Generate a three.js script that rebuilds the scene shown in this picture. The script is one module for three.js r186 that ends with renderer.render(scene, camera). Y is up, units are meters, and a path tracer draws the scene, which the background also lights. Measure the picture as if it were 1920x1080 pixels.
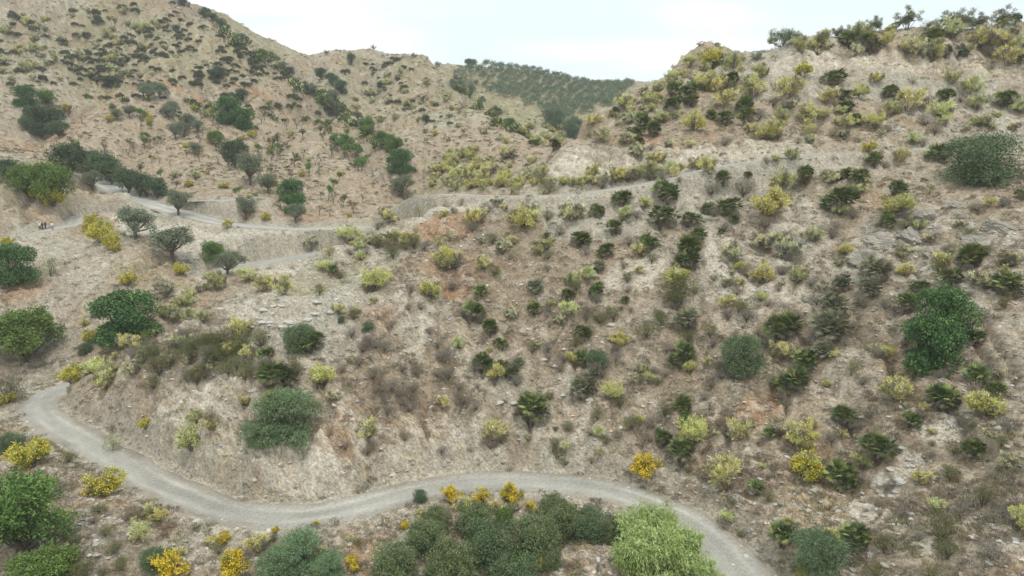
import * as THREE from 'three';
import { mergeGeometries } from 'three/addons/utils/BufferGeometryUtils.js';
import { MarchingCubes } from 'three/addons/objects/MarchingCubes.js';

// ---------------------------------------------------------------- camera, sky, sun, exposure
const CAM_Y = 32, PITCH = 10 * Math.PI / 180, FOV = 47;
const scene = new THREE.Scene();
const camera = new THREE.PerspectiveCamera(FOV, 16 / 9, 0.5, 6000);
camera.position.set(0, CAM_Y, 0);
camera.rotation.x = -PITCH;
const renderer = new THREE.WebGLRenderer({ antialias: true });
renderer.toneMapping = THREE.LinearToneMapping;
renderer.toneMappingExposure = 1.17;
renderer.shadowMap.enabled = true;

// seeded random numbers and noise
function rngOf(seed) {
  let a = seed >>> 0;
  return () => { a = (a + 0x6D2B79F5) >>> 0; let t = a; t = Math.imul(t ^ (t >>> 15), t | 1); t ^= t + Math.imul(t ^ (t >>> 7), t | 61); return ((t ^ (t >>> 14)) >>> 0) / 4294967296; };
}
const clamp = (x, a = 0, b = 1) => x < a ? a : x > b ? b : x, mix = (a, b, t) => a + (b - a) * t;
const smooth = (a, b, x) => { const t = clamp((x - a) / (b - a)); return t * t * (3 - 2 * t); };
function hash3(x, y, z) { let h = Math.imul(x, 374761393) ^ Math.imul(y, 668265263) ^ Math.imul(z, 1440662683); h = Math.imul(h ^ (h >>> 13), 1274126177); return ((h ^ (h >>> 16)) >>> 0) / 4294967296; }
function noise2(x, y, s = 0) {
  const ix = Math.floor(x), iy = Math.floor(y), fx = x - ix, fy = y - iy, u = fx * fx * (3 - 2 * fx), v = fy * fy * (3 - 2 * fy);
  return mix(mix(hash3(ix, iy, s), hash3(ix + 1, iy, s), u), mix(hash3(ix, iy + 1, s), hash3(ix + 1, iy + 1, s), u), v);
}
function noise3(x, y, z, s = 0) {
  const iz = Math.floor(z), f = z - iz, w = f * f * (3 - 2 * f);
  return mix(noise2(x, y, s + iz * 57), noise2(x, y, s + (iz + 1) * 57), w);
}
function fbm(x, y, s, o = 4, g = 0.5) { let a = 1, t = 0, n = 0; for (let i = 0; i < o; i++) { t += a * noise2(x, y, s + i * 17); n += a; a *= g; x = x * 2.03 + 11.3; y = y * 2.03 - 7.1; } return t / n; }

// an overcast sky: nearly white, a little bluer where the cloud sheet is thin
{
  const W = 1024, H = 512, data = new Float32Array(W * H * 4);
  for (let r = 0; r < H; r++) for (let c = 0; c < W; c++) {
    const up = ((r + 0.5) / H - 0.5) * Math.PI, az = ((c + 0.5) / W - 0.5) * 2 * Math.PI;
    const y = Math.sin(up), k = 1 / (Math.abs(y) + 0.22), x = Math.cos(az) * Math.cos(up) * k, z = Math.sin(az) * Math.cos(up) * k;
    const n = smooth(0.36, 0.68, fbm(x * 1.3 + 5, z * 3.1, 3, 5)), f = fbm(x * 3 + 40, z * 7, 9, 4);
    const b = 0.93 + 0.1 * n + 0.04 * (f - 0.5), i = (r * W + c) * 4;
    data[i] = b * mix(0.88, 0.985, n); data[i + 1] = b * mix(1.0, 1.01, n); data[i + 2] = b * mix(1.03, 1.005, n); data[i + 3] = 1;
  }
  const sky = new THREE.DataTexture(data, W, H, THREE.RGBAFormat, THREE.FloatType);
  sky.mapping = THREE.EquirectangularReflectionMapping; sky.magFilter = THREE.LinearFilter; sky.minFilter = THREE.LinearFilter; sky.needsUpdate = true;
  scene.background = sky; scene.environment = sky;
}
const sun = new THREE.DirectionalLight(new THREE.Color(1, 0.96, 0.9), 1.5);
sun.name = 'sun';
sun.position.set(40, 230, 10); sun.target.position.set(10, 0, -80);
sun.castShadow = true; sun.shadow.radius = 20; sun.shadow.mapSize.set(2048, 2048);
Object.assign(sun.shadow.camera, { left: -300, right: 300, top: 300, bottom: -300, near: 1, far: 900 });
scene.add(sun, sun.target);
scene.fog = new THREE.FogExp2(new THREE.Color(0.9, 0.95, 1.0), 0.0003);

// ---------------------------------------------------------------- terrain from surveyed points
// A point on the ground is written as (column, row, forward distance in metres): the bearing under which the photograph shows it, and how far it lies.
const F = 540 / Math.tan(FOV * Math.PI / 360), CP = Math.cos(PITCH), SP = Math.sin(PITCH);
function bearing(u, v) { const dx = (u - 960) / F, dy = (540 - v) / F, fw = dy * SP + CP; return [dx / fw, (dy * CP - SP) / fw]; }   // per metre forward: sideways, up
function survey(u, v, Z) { const [a, b] = bearing(u, v); return [a * Z, CAM_Y + b * Z, Z]; }
const FIX = [];
for (const row of [
  // near spur, from the lower road up, one column of the photograph at a time: u, then v Z pairs
  [1920, 1078, 37, 950, 43, 800, 50, 600, 62, 400, 82, 320, 96],
  [1700, 1078, 40, 950, 47, 800, 55, 600, 67, 450, 81, 330, 97],
  [1500, 1078, 43, 950, 51, 800, 60, 600, 72.5, 450, 86, 325, 99],
  [1370, 960, 52.5, 850, 59, 700, 68, 550, 78, 420, 91],
  [1250, 925, 57.8, 850, 61.5, 700, 71, 600, 76.5, 500, 83.5, 400, 94, 362, 98],
  [1120, 890, 61.8, 800, 65, 700, 71.5, 600, 78, 500, 85, 400, 96.5],
  [1000, 880, 64, 800, 66.8, 700, 72.5, 600, 79, 500, 86, 420, 94, 383, 99],
  [900, 880, 64, 800, 66.5, 700, 72, 600, 79, 500, 87, 420, 95.5, 385, 101],
  [800, 885, 62.8, 840, 63.7, 800, 66, 700, 72, 600, 79, 500, 87, 445, 94, 390, 103],
  [700, 890, 61.8, 835, 62.8, 800, 64.2, 700, 70, 600, 77.5, 500, 87, 455, 93, 420, 99],
  [600, 920, 59.2, 850, 60.1, 800, 62.2, 750, 65, 650, 71.5, 560, 79, 547, 83, 500, 87, 457, 91.5],
  [500, 932, 58.4, 850, 59.5, 790, 62.3, 750, 65.5, 650, 72, 560, 79.5, 548, 83],
  [400, 908, 60.6, 845, 61.5, 790, 64.4, 750, 67.5, 650, 74, 580, 80],
  [310, 868, 65.3, 805, 66.4, 760, 69.6, 700, 74.5, 620, 80],
  [220, 815, 71.4, 765, 72.8, 700, 80, 662, 83],
  [140, 780, 79, 730, 83, 705, 86],
  // the slope below the lower road
  [30, 1078, 48.5, 950, 53.5, 850, 65],
  [200, 1078, 47, 1000, 50.5, 930, 56],
  [400, 1078, 47.2, 1010, 52],
  [620, 1078, 47.5, 1000, 53],
  [850, 1078, 48, 1000, 53.5, 935, 58],
  [1050, 1078, 47.5, 980, 55.5],
  [1230, 1078, 46.2],
  // slopes across the gully on the left
  [60, 700, 98, 650, 104, 600, 110, 550, 118, 500, 126, 450, 136],
  [150, 690, 99, 640, 104.5, 590, 111.5, 540, 119, 480, 130, 430, 142],
  [0, 720, 96, 600, 109, 480, 127],
  [250, 625, 105, 560, 113.5, 500, 123, 470, 129.5, 452, 137],
  [320, 575, 114, 535, 122, 500, 131],
  [400, 535, 124, 505, 134, 470, 141],
  [500, 510, 131, 494, 139, 448, 142.5, 436, 150],
  [580, 500, 134, 485, 140, 448, 143.5, 425, 153],
  [440, 446, 143, 432, 151, 409, 159, 378, 161, 368, 172],
  [650, 428, 151, 400, 166],
  [370, 440, 148, 405, 160, 384, 166],
  [280, 425, 152, 400, 164, 372, 174],
  [200, 400, 158, 370, 172, 345, 187],
  [80, 405, 146, 375, 150],
  [10, 420, 141, 370, 148, 325, 154],
  // the big left hill
  [0, 280, 208, 200, 242, 100, 292, 0, 342, -60, 372],
  [150, 320, 198, 250, 228, 160, 276, 80, 312, 0, 345, -60, 378],
  [300, 350, 188, 300, 210, 250, 235, 165, 278, 150, 286, 80, 318, 20, 342, -20, 362],
  [400, 360, 180, 300, 212, 230, 248, 168, 280, 155, 286, 90, 318, 42, 340],
  [480, 365, 178, 300, 214, 230, 250, 170, 282, 156, 288, 118, 312, 92, 332],
  [535, 370, 176, 300, 215, 220, 262, 172, 294, 155, 306, 138, 322],
  [600, 395, 166, 350, 190, 300, 215, 250, 245],
  [680, 405, 162, 370, 180, 320, 205],
  [735, 415, 157, 385, 172],
  // the ravine and the middle hill
  [575, 175, 300, 128, 350, 103, 376],
  [600, 216, 276], [650, 256, 254], [700, 302, 228], [750, 352, 199],
  [620, 205, 304, 170, 326, 130, 352, 98, 376],
  [690, 270, 264, 215, 296, 150, 338, 110, 364, 92, 374],
  [755, 322, 230, 280, 250, 220, 286, 150, 334, 96, 366],
  [800, 372, 192, 345, 206, 290, 232, 220, 280, 150, 328, 108, 356],
  [850, 355, 172, 320, 208, 250, 256, 195, 300, 145, 338],
  [920, 352, 162, 310, 206, 260, 244, 208, 288],
  [980, 350, 154, 310, 198, 270, 232, 243, 262],
  [1030, 338, 146, 305, 178, 285, 212, 270, 234],
  // rock bank behind the upper road, and the right hill
  [1015, 348, 107, 335, 110.5], [1050, 345, 105.5, 310, 109.5, 283, 114, 268, 121], [1090, 342, 105.3, 305, 108.5, 273, 113, 240, 129],
  [1160, 332, 105.5, 300, 108, 272, 112.5, 250, 121, 205, 138, 188, 147],
  [1230, 320, 105.5, 290, 108, 270, 112, 230, 124, 170, 139, 150, 152],
  [1300, 303, 107, 260, 114, 200, 128, 140, 146, 94, 160],
  [1272, 118, 157], [1330, 84, 161], [1358, 92, 158],
  [1340, 240, 118, 180, 132, 122, 148],
  [1390, 108, 149],
  [1400, 285, 107.5, 230, 117.5, 160, 131, 128, 141, 106, 148],
  [1500, 275, 108, 215, 119.5, 158, 128, 138, 134.5, 102, 136.5, 92, 140, 78, 145],
  [1620, 265, 109.5, 210, 120, 160, 129, 143, 135, 106, 137, 92, 141, 55, 147],
  [1750, 258, 110.5, 205, 121.5, 162, 130, 147, 136, 112, 138, 95, 142, 45, 150],
  [1920, 250, 114, 205, 123.5, 166, 132, 149, 138.5, 118, 140.5, 100, 144, 40, 153],
  // the olive hill, and the hill farthest away
  [830, 120, 478, 160, 425], [900, 126, 492, 175, 432, 215, 395], [960, 132, 505, 180, 440, 225, 398],
  [1020, 134, 512, 180, 452, 220, 405, 248, 366], [1070, 152, 520, 190, 448, 235, 388], [1120, 163, 528, 195, 455], [1180, 158, 540, 190, 470], [1260, 150, 560],
  [1110, 160, 880, 151, 900], [1150, 149, 915], [1190, 153, 910], [1000, 190, 850], [1300, 155, 900],
]) for (let i = 1; i < row.length; i += 2) FIX.push(survey(row[0], row[i], row[i + 1]));
// ground that the photograph does not show: x, height, forward distance
{ const hid = (u, v, Z, y) => { const p = survey(u, v, Z); FIX.push([p[0], y, Z]); };
  hid(605, 212, 290, 50); hid(655, 252, 266, 38.5); hid(705, 296, 240, 29); hid(752, 345, 212, 22.5); hid(785, 375, 190, 20); hid(470, 88, 352, 80); hid(500, 105, 350, 73); hid(530, 130, 344, 66); hid(420, 50, 358, 92); }
FIX.push(
  [-60, 4, 99], [-48, 5, 100], [-38, 8, 104], [-30, 11, 108], [-22, 13, 112], [-42, 8, 90], [-50, 5.5, 90], [-60, 2.6, 91.5], [-34, 11, 95], [-27, 13, 98], [-18, 16, 106], [-8, 22, 116], [-14, 17, 122], [-30, 13, 122],
  [-2, 24, 124], [6, 25, 130], [0, 24, 140], [12, 27, 128], [14, 30, 150], [20, 33, 160], [22, 35, 190], [32, 40, 200], [40, 50, 215],
  [-20, 17, 140], [-24, 18, 150], [-110, 30, 180], [-125, 36, 160], [-150, 40, 175], [-95, 27, 165],
  [60, 42, 200], [100, 50, 210], [150, 60, 210], [180, 60, 180], [80, 57, 170], [120, 63, 178], [150, 66, 184], [35, 42, 178], [60, 46, 185], [58, 50, 165], [130, 45, 100], [120, 30, 70], [90, 20, 50], [70, 16, 30], [45, 9, 20],
  [-80, 96, 390], [-120, 96, 400], [-160, 118, 400], [-200, 128, 410], [-280, 124, 400], [-340, 120, 380], [-300, 90, 290], [-250, 62, 220], [-200, 45, 180], [-160, 28, 140], [-140, 20, 110], [-110, 12, 80], [-80, 2, 55],
  [-60, 70, 420], [-20, 63, 405], [0, 51, 362], [8, 43, 320], [20, 39, 290], [30, 42, 335], [28, 38, 262], [-10, 52, 335], [-30, 72, 440], [-60, 92, 460],
  [-150, 100, 520], [-100, 98, 560], [0, 92, 600], [100, 90, 620], [220, 100, 600], [300, 100, 520], [200, 80, 400], [120, 62, 330], [90, 58, 280], [200, 78, 300], [320, 90, 350],
  [-300, 100, 600], [-420, 120, 800], [0, 105, 780], [150, 110, 800], [400, 120, 800], [-200, 120, 1100], [140, 130, 1060], [500, 120, 1100], [-700, 120, 700], [-600, 120, 1100], [700, 120, 700], [900, 120, 1150],
  [-60, -4, 30], [-20, -6, 30], [10, -5, 30], [30, 0, 30], [-60, -6, 10], [0, -10, 5], [40, 2, 8], [-40, -9, 40], [-10, -3, 40], [12, -2, 42], [100, 20, 10], [-110, 0, 20]);
const SOFT = 1.2, N = FIX.length, phi = (dx, dz) => Math.sqrt(dx * dx + dz * dz + SOFT);
const W = (() => {   // weights of the surface through those points
  const n = N + 3, A = Array.from({ length: n }, () => new Float64Array(n + 1));
  for (let i = 0; i < N; i++) {
    for (let j = 0; j < N; j++) A[i][j] = phi(FIX[i][0] - FIX[j][0], FIX[i][2] - FIX[j][2]);
    A[i][i] -= 0.12;
    A[i][N] = A[N][i] = 1; A[i][N + 1] = A[N + 1][i] = FIX[i][0]; A[i][N + 2] = A[N + 2][i] = FIX[i][2]; A[i][n] = FIX[i][1];
  }
  for (let c = 0; c < n; c++) {
    let p = c; for (let r = c + 1; r < n; r++) if (Math.abs(A[r][c]) > Math.abs(A[p][c])) p = r;
    [A[c], A[p]] = [A[p], A[c]];
    for (let r = c + 1; r < n; r++) { const k = A[r][c] / A[c][c]; if (k) for (let j = c; j <= n; j++) A[r][j] -= k * A[c][j]; }
  }
  const w = new Float64Array(n);
  for (let r = n - 1; r >= 0; r--) { let s = A[r][n]; for (let j = r + 1; j < n; j++) s -= A[r][j] * w[j]; w[r] = s / A[r][r]; }
  return w;
})();
const FX = Float64Array.from(FIX, p => p[0]), FZ = Float64Array.from(FIX, p => p[2]);
function plainHeight(x, Z) { let h = W[N] + W[N + 1] * x + W[N + 2] * Z; for (let i = 0; i < N; i++) { const dx = x - FX[i], dz = Z - FZ[i]; h += W[i] * Math.sqrt(dx * dx + dz * dz + SOFT); } return h; }

// tracks: surveyed centre lines
function line(pts, n) {
  const c = new THREE.CatmullRomCurve3(pts.map(([u, v, Z]) => { const p = survey(u, v, Z); return new THREE.Vector3(...p); }), false, 'centripetal');
  return c.getSpacedPoints(n).map(p => [p.x, p.y, p.z]);
}
const level = (u, v, y) => [u, v, (y - CAM_Y) / bearing(u, v)[1]];
const TRACKS = {
  lower: { half: 2.35, bank: 1.7, pts: line([level(1560, 1210, 1.9), level(1400, 1085, 1.8), level(1345, 1020, 1.7), level(1275, 970, 1.6), level(1185, 932, 1.5), level(1080, 909, 1.5), level(960, 903, 1.5), level(860, 906, 1.5), level(760, 925, 1.5), level(660, 950, 1.5), level(560, 967, 1.5), level(450, 962, 1.4), level(350, 930, 1.4), level(260, 886, 1.4), level(165, 830, 1.4), level(95, 788, 1.4), level(72, 762, 1.45), level(90, 742, 1.5), level(140, 721, 1.6), level(240, 700, 1.9), level(330, 680, 2.6)], 260) },
  upper: { half: 2.5, bank: 1.6, pts: line([[735, 410, 128], [765, 388, 120], [792, 371, 114], [822, 364, 110], [900, 367, 105.5], [1000, 367, 102], [1100, 360, 101], [1200, 346, 101], [1300, 323, 102], [1400, 304, 103], [1500, 292, 104], [1700, 279, 107], [1930, 268, 111], [2200, 255, 118]], 200) },
  top: { half: 1.7, bank: 1.4, pts: line([[1360, 134, 144], [1420, 139, 134], [1500, 143, 132], [1620, 148, 132.6], [1750, 152, 133.5], [1930, 155, 136], [2200, 160, 142]], 120) },
  valley: { half: 4, bank: 1.6, pts: line([[150, 330, 198], [195, 345, 187], [235, 366, 177], [290, 384, 169], [340, 398, 162], [420, 418, 154.5], [520, 428, 151.5], [620, 428, 152], [700, 425, 153]], 140) },
  bench: { half: 3.2, bank: 0.9, pts: line([[352, 380, 169], [375, 376, 168], [415, 375.5, 167], [448, 376, 167], [468, 379, 169]], 40) },
  floor: { half: 4, bank: 1.3, pts: line([[600, 474, 143], [570, 480, 141.5], [520, 488, 139.5], [450, 499, 136.5], [400, 512, 132.5]], 60) },
  branch: { half: 2.2, bank: 1.5, pts: line([[340, 398, 162], [280, 400, 161], [210, 400, 158.5], [150, 405, 156], [140, 420, 148], [100, 430, 141.5], [50, 440, 138], [-40, 450, 135]], 110) },
};
function nearTrack(t, x, Z) {   // distance to a track's centre line and its height there
  const { pts } = t; let best = 1e9, y = 0;
  if (!t.box) { t.box = [1e9, -1e9, 1e9, -1e9]; for (const p of pts) { t.box[0] = Math.min(t.box[0], p[0] - 12); t.box[1] = Math.max(t.box[1], p[0] + 12); t.box[2] = Math.min(t.box[2], p[2] - 12); t.box[3] = Math.max(t.box[3], p[2] + 12); } }
  if (x < t.box[0] || x > t.box[1] || Z < t.box[2] || Z > t.box[3]) return [1e9, 0];
  for (let i = 0; i < pts.length - 1; i++) {
    const a = pts[i], b = pts[i + 1]; if (Math.abs(a[0] - x) > 14 || Math.abs(a[2] - Z) > 14) continue;
    const bx = b[0] - a[0], bz = b[2] - a[2], k = clamp(((x - a[0]) * bx + (Z - a[2]) * bz) / (bx * bx + bz * bz)), dx = a[0] + bx * k - x, dz = a[2] + bz * k - Z, d = dx * dx + dz * dz;
    if (d < best) { best = d; y = mix(a[1], b[1], k); }
  }
  return [Math.sqrt(best), y];
}
const ROCKY = [[560, 890, 59.5, 7, 5, 1.3], [440, 850, 61.5, 9, 4, 1.2], [420, 740, 67, 10, 6, 1.0], [300, 790, 67.5, 7, 6, 1.0], [760, 850, 63.5, 9, 4, 1.0], [1320, 890, 58, 8, 5, 0.7], [1450, 930, 53, 8, 6, 0.5], [1100, 300, 109, 14, 5, 0.9], [1300, 280, 110, 16, 4, 0.7], [1500, 112, 136, 14, 3, 1], [1700, 118, 138, 20, 3, 1], [1880, 125, 140, 16, 3, 0.9], [460, 590, 80, 8, 5, 0.6], [520, 468, 141, 10, 3, 0.4], [1750, 440, 79, 12, 7, 0.8], [1530, 570, 73, 5, 4, 0.6], [1660, 900, 48, 4, 5, 0.6], [1000, 640, 75, 16, 9, 0.25], [1300, 640, 72, 14, 12, 0.25], [1750, 950, 45, 14, 10, 0.35]].map(([u, v, Z, a, b, k]) => { const p = survey(u, v, Z); return [p[0], p[2], a, b, k]; });
const rocky = (x, Z) => { let k = 0; for (const p of ROCKY) { const a = (x - p[0]) / p[2], b = (Z - p[1]) / p[3], d = a * a + b * b; if (d < 2) k = Math.max(k, p[4] * smooth(1.4, 0.5, Math.sqrt(d))); } return k; };
// uneven ground: broad swells, gullies that run down the slopes, ledges and lumps
const gully = (x, Z) => Math.pow(1 - Math.abs(2 * noise2(x * 0.021 + (fbm(x * 0.02, Z * 0.02, 43, 2) - 0.5) * 1.3, Z * 0.0045 + 3, 53) - 1), 2.2);   // side valleys of the far hills
function roughness(x, Z, h, steep) {
  const far = clamp((Z - 60) / 300) * (Z > 380 ? 0.6 : 1), n = fbm(x * 0.11, Z * 0.11, 21, 3) - 0.5;
  let r = n * (1.1 + far * 2.6) + (fbm(x * 0.035, Z * 0.035, 31, 3) - 0.5) * far * 5;
  const w = (fbm(x * 0.22, Z * 0.22, 41, 2) - 0.5) * 2.4;
  r -= Math.pow(1 - Math.abs(2 * noise2(x * 0.33 + w, Z * 0.075 + h * 0.02, 51) - 1), 3) * mix(1.9, 1.2, smooth(64, 76, Z)) * smooth(0.25, 0.7, steep) * (1 + far * 2.2);   // gullies
  r += (fbm(x * 0.8, Z * 0.8, 61, 3) - 0.5) * 0.8 + (fbm(x * 2.3, Z * 2.3, 71, 2) - 0.5) * 0.36;
  r += (0.3 - gully(x, Z)) * 9 * smooth(185, 235, Z) * smooth(400, 320, Z) * smooth(0.12, 0.35, steep);
  const k = rocky(x, Z);
  if (k > 0) { const q = x * 0.55 + Z * 0.5 + h * 0.9, l = noise2(q * 1.3 + w * 0.5, x * 0.25 - h * 0.2, 91), m = fbm(x * 1.1 + h, Z * 1.6, 95, 3); r += k * ((Math.abs(2 * l - 1) - 0.5) * 0.75 + (Math.round(m * 7) / 7 - 0.5) * 1.3 + (noise2(x * 3.4, Z * 3.4 + h * 2, 97) - 0.5) * 0.4); }
  return r;
}
// the mesh: rows closer together where the ground is near
const COLS = 740, ROWS = 1280, Z0 = 20, Z1 = 1180, LOGR = Math.log(Z1 / Z0), reach = Z => Z * 0.95 + 26;
const GX = new Float32Array((COLS + 1) * (ROWS + 1)), GH = new Float32Array(GX.length), GZ = new Float32Array(ROWS + 1), GD = new Float32Array(GX.length).fill(1e9), GT = new Uint8Array(GX.length);
for (let r = 0; r <= ROWS; r++) {
  const Z = GZ[r] = Z0 * Math.exp(LOGR * r / ROWS);
  for (let c = 0; c <= COLS; c++) { const x = GX[r * (COLS + 1) + c] = (c / COLS * 2 - 1) * reach(Z); GH[r * (COLS + 1) + c] = plainHeight(x, Z); }
}
{
  const list = Object.values(TRACKS), S = COLS + 1, base = GH.slice();
  for (let r = 0; r <= ROWS; r++) for (let c = 0; c <= COLS; c++) {
    const i = r * S + c, x = GX[i], Z = GZ[r], r2 = Math.min(ROWS, r + 4), r1 = Math.max(0, r - 4), c2 = Math.min(COLS, c + 4), c1 = Math.max(0, c - 4);
    const steep = Math.hypot((base[r2 * S + c] - base[r1 * S + c]) / (GZ[r2] - GZ[r1]), (base[r * S + c2] - base[r * S + c1]) / (GX[r * S + c2] - GX[r * S + c1]));
    let h = base[i], calm = 1;
    const met = [];
    for (let k = 0; k < list.length; k++) { const [d, y] = nearTrack(list[k], x, Z); if (d < 12) met.push([d - list[k].half, y, k]); }
    for (const [e, y, k] of met.sort((a, b) => b[0] - a[0])) {   // the nearest track shapes the ground last
      h = mix(h, y - 0.07, smooth(list[k].bank, 0.25, e)); calm = Math.min(calm, smooth(0, 2.5, e)); GD[i] = e; GT[i] = k + 1;
    }
    GH[i] = h + roughness(x, Z, base[i], steep) * mix(0.0, 1, calm);
  }
}
function height(x, Z) {
  const r = clamp(Math.log(Math.max(Z, Z0) / Z0) / LOGR * ROWS, 0, ROWS - 1e-3), r0 = Math.floor(r), f = (Z - GZ[r0]) / (GZ[r0 + 1] - GZ[r0]), S = COLS + 1;
  const at = q => { const c = clamp((x / reach(GZ[q]) + 1) / 2 * COLS, 0, COLS - 1e-3), c0 = Math.floor(c); return mix(GH[q * S + c0], GH[q * S + c0 + 1], c - c0); };
  return mix(at(r0), at(r0 + 1), clamp(f));
}
// the first ground met along a bearing
function ground(u, v) {
  for (let k = 0; k < 14; k++, v += 3) {
    const [a, b] = bearing(u, v); let p = 22;
    for (let Z = 22; Z < 1150; Z += 0.12 + Z * 0.0012) {
      if (height(a * Z, Z) > CAM_Y + b * Z) {
        let lo = p, hi = Z; for (let i = 0; i < 10; i++) { const m = (lo + hi) / 2; if (height(a * m, m) > CAM_Y + b * m) hi = m; else lo = m; }
        return { x: a * hi, y: height(a * hi, hi), Z: hi };
      }
      p = Z;
    }
  }
  return null;
}

// ---------------------------------------------------------------- shared textures and materials
function tileNoise(x, y, n, s) { const ix = Math.floor(x), iy = Math.floor(y), fx = x - ix, fy = y - iy, u = fx * fx * (3 - 2 * fx), v = fy * fy * (3 - 2 * fy), m = q => ((q % n) + n) % n; return mix(mix(hash3(m(ix), m(iy), s), hash3(m(ix + 1), m(iy), s), u), mix(hash3(m(ix), m(iy + 1), s), hash3(m(ix + 1), m(iy + 1), s), u), v); }
function grainTexture(size, seed, at, srgb) {
  const d = new Uint8Array(size * size * 4);
  for (let y = 0; y < size; y++) for (let x = 0; x < size; x++) { const c = at(x / size, y / size, seed), i = (y * size + x) * 4; d[i] = clamp(c[0]) * 255; d[i + 1] = clamp(c[1]) * 255; d[i + 2] = clamp(c[2]) * 255; d[i + 3] = 255; }
  const t = new THREE.DataTexture(d, size, size); t.wrapS = t.wrapT = THREE.RepeatWrapping; t.magFilter = THREE.LinearFilter; t.minFilter = THREE.LinearMipmapLinearFilter; t.generateMipmaps = true; if (srgb) t.colorSpace = THREE.SRGBColorSpace; t.needsUpdate = true; return t;
}
const octaves = (x, y, f, s, o = 5, g = 0.6) => { let a = 1, t = 0, n = 0; for (let i = 0; i < o; i++) { t += a * tileNoise(x * f, y * f, f, s + i); n += a; a *= g; f *= 2; } return t / n; };
const soilGrain = grainTexture(1024, 5, (x, y, s) => {
  const a = octaves(x, y, 48, s, 4, 0.8), chip = smooth(0.8, 0.9, tileNoise(x * 180, y * 180, 180, s + 30)), pit = smooth(0.8, 0.92, tileNoise(x * 120, y * 120, 120, s + 40)), w = tileNoise(x * 64, y * 64, 64, s + 50);
  const b = 0.84 + (a - 0.5) * 0.62 + chip * 0.14 - pit * 0.15; return [b + 0.02 * w, b, b - 0.03 * w];
}, true);
const soilBump = grainTexture(1024, 5, (x, y, s) => { const a = octaves(x, y, 40, s + 70, 4, 0.7), chip = smooth(0.78, 0.9, tileNoise(x * 150, y * 150, 150, s + 30)); const b = a * 0.8 + chip * 0.2; return [b, b, b]; });
const gravelGrain = grainTexture(512, 15, (x, y, s) => { const a = octaves(x, y, 24, s, 4, 0.8), c = smooth(0.82, 0.9, tileNoise(x * 90, y * 90, 90, s + 9)); const b = 0.86 + (a - 0.5) * 0.34 + c * 0.1; return [b, b, b]; }, true);
const standard = (o) => new THREE.MeshStandardMaterial({ roughness: 1, ...o });
const rgb = (r, g, b) => new THREE.Color().setRGB(r, g, b);
const mesh = (name, g, m, parent) => { const o = new THREE.Mesh(g, m); o.name = name; o.castShadow = o.receiveShadow = true; if (parent) parent.add(o); return o; };

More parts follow.
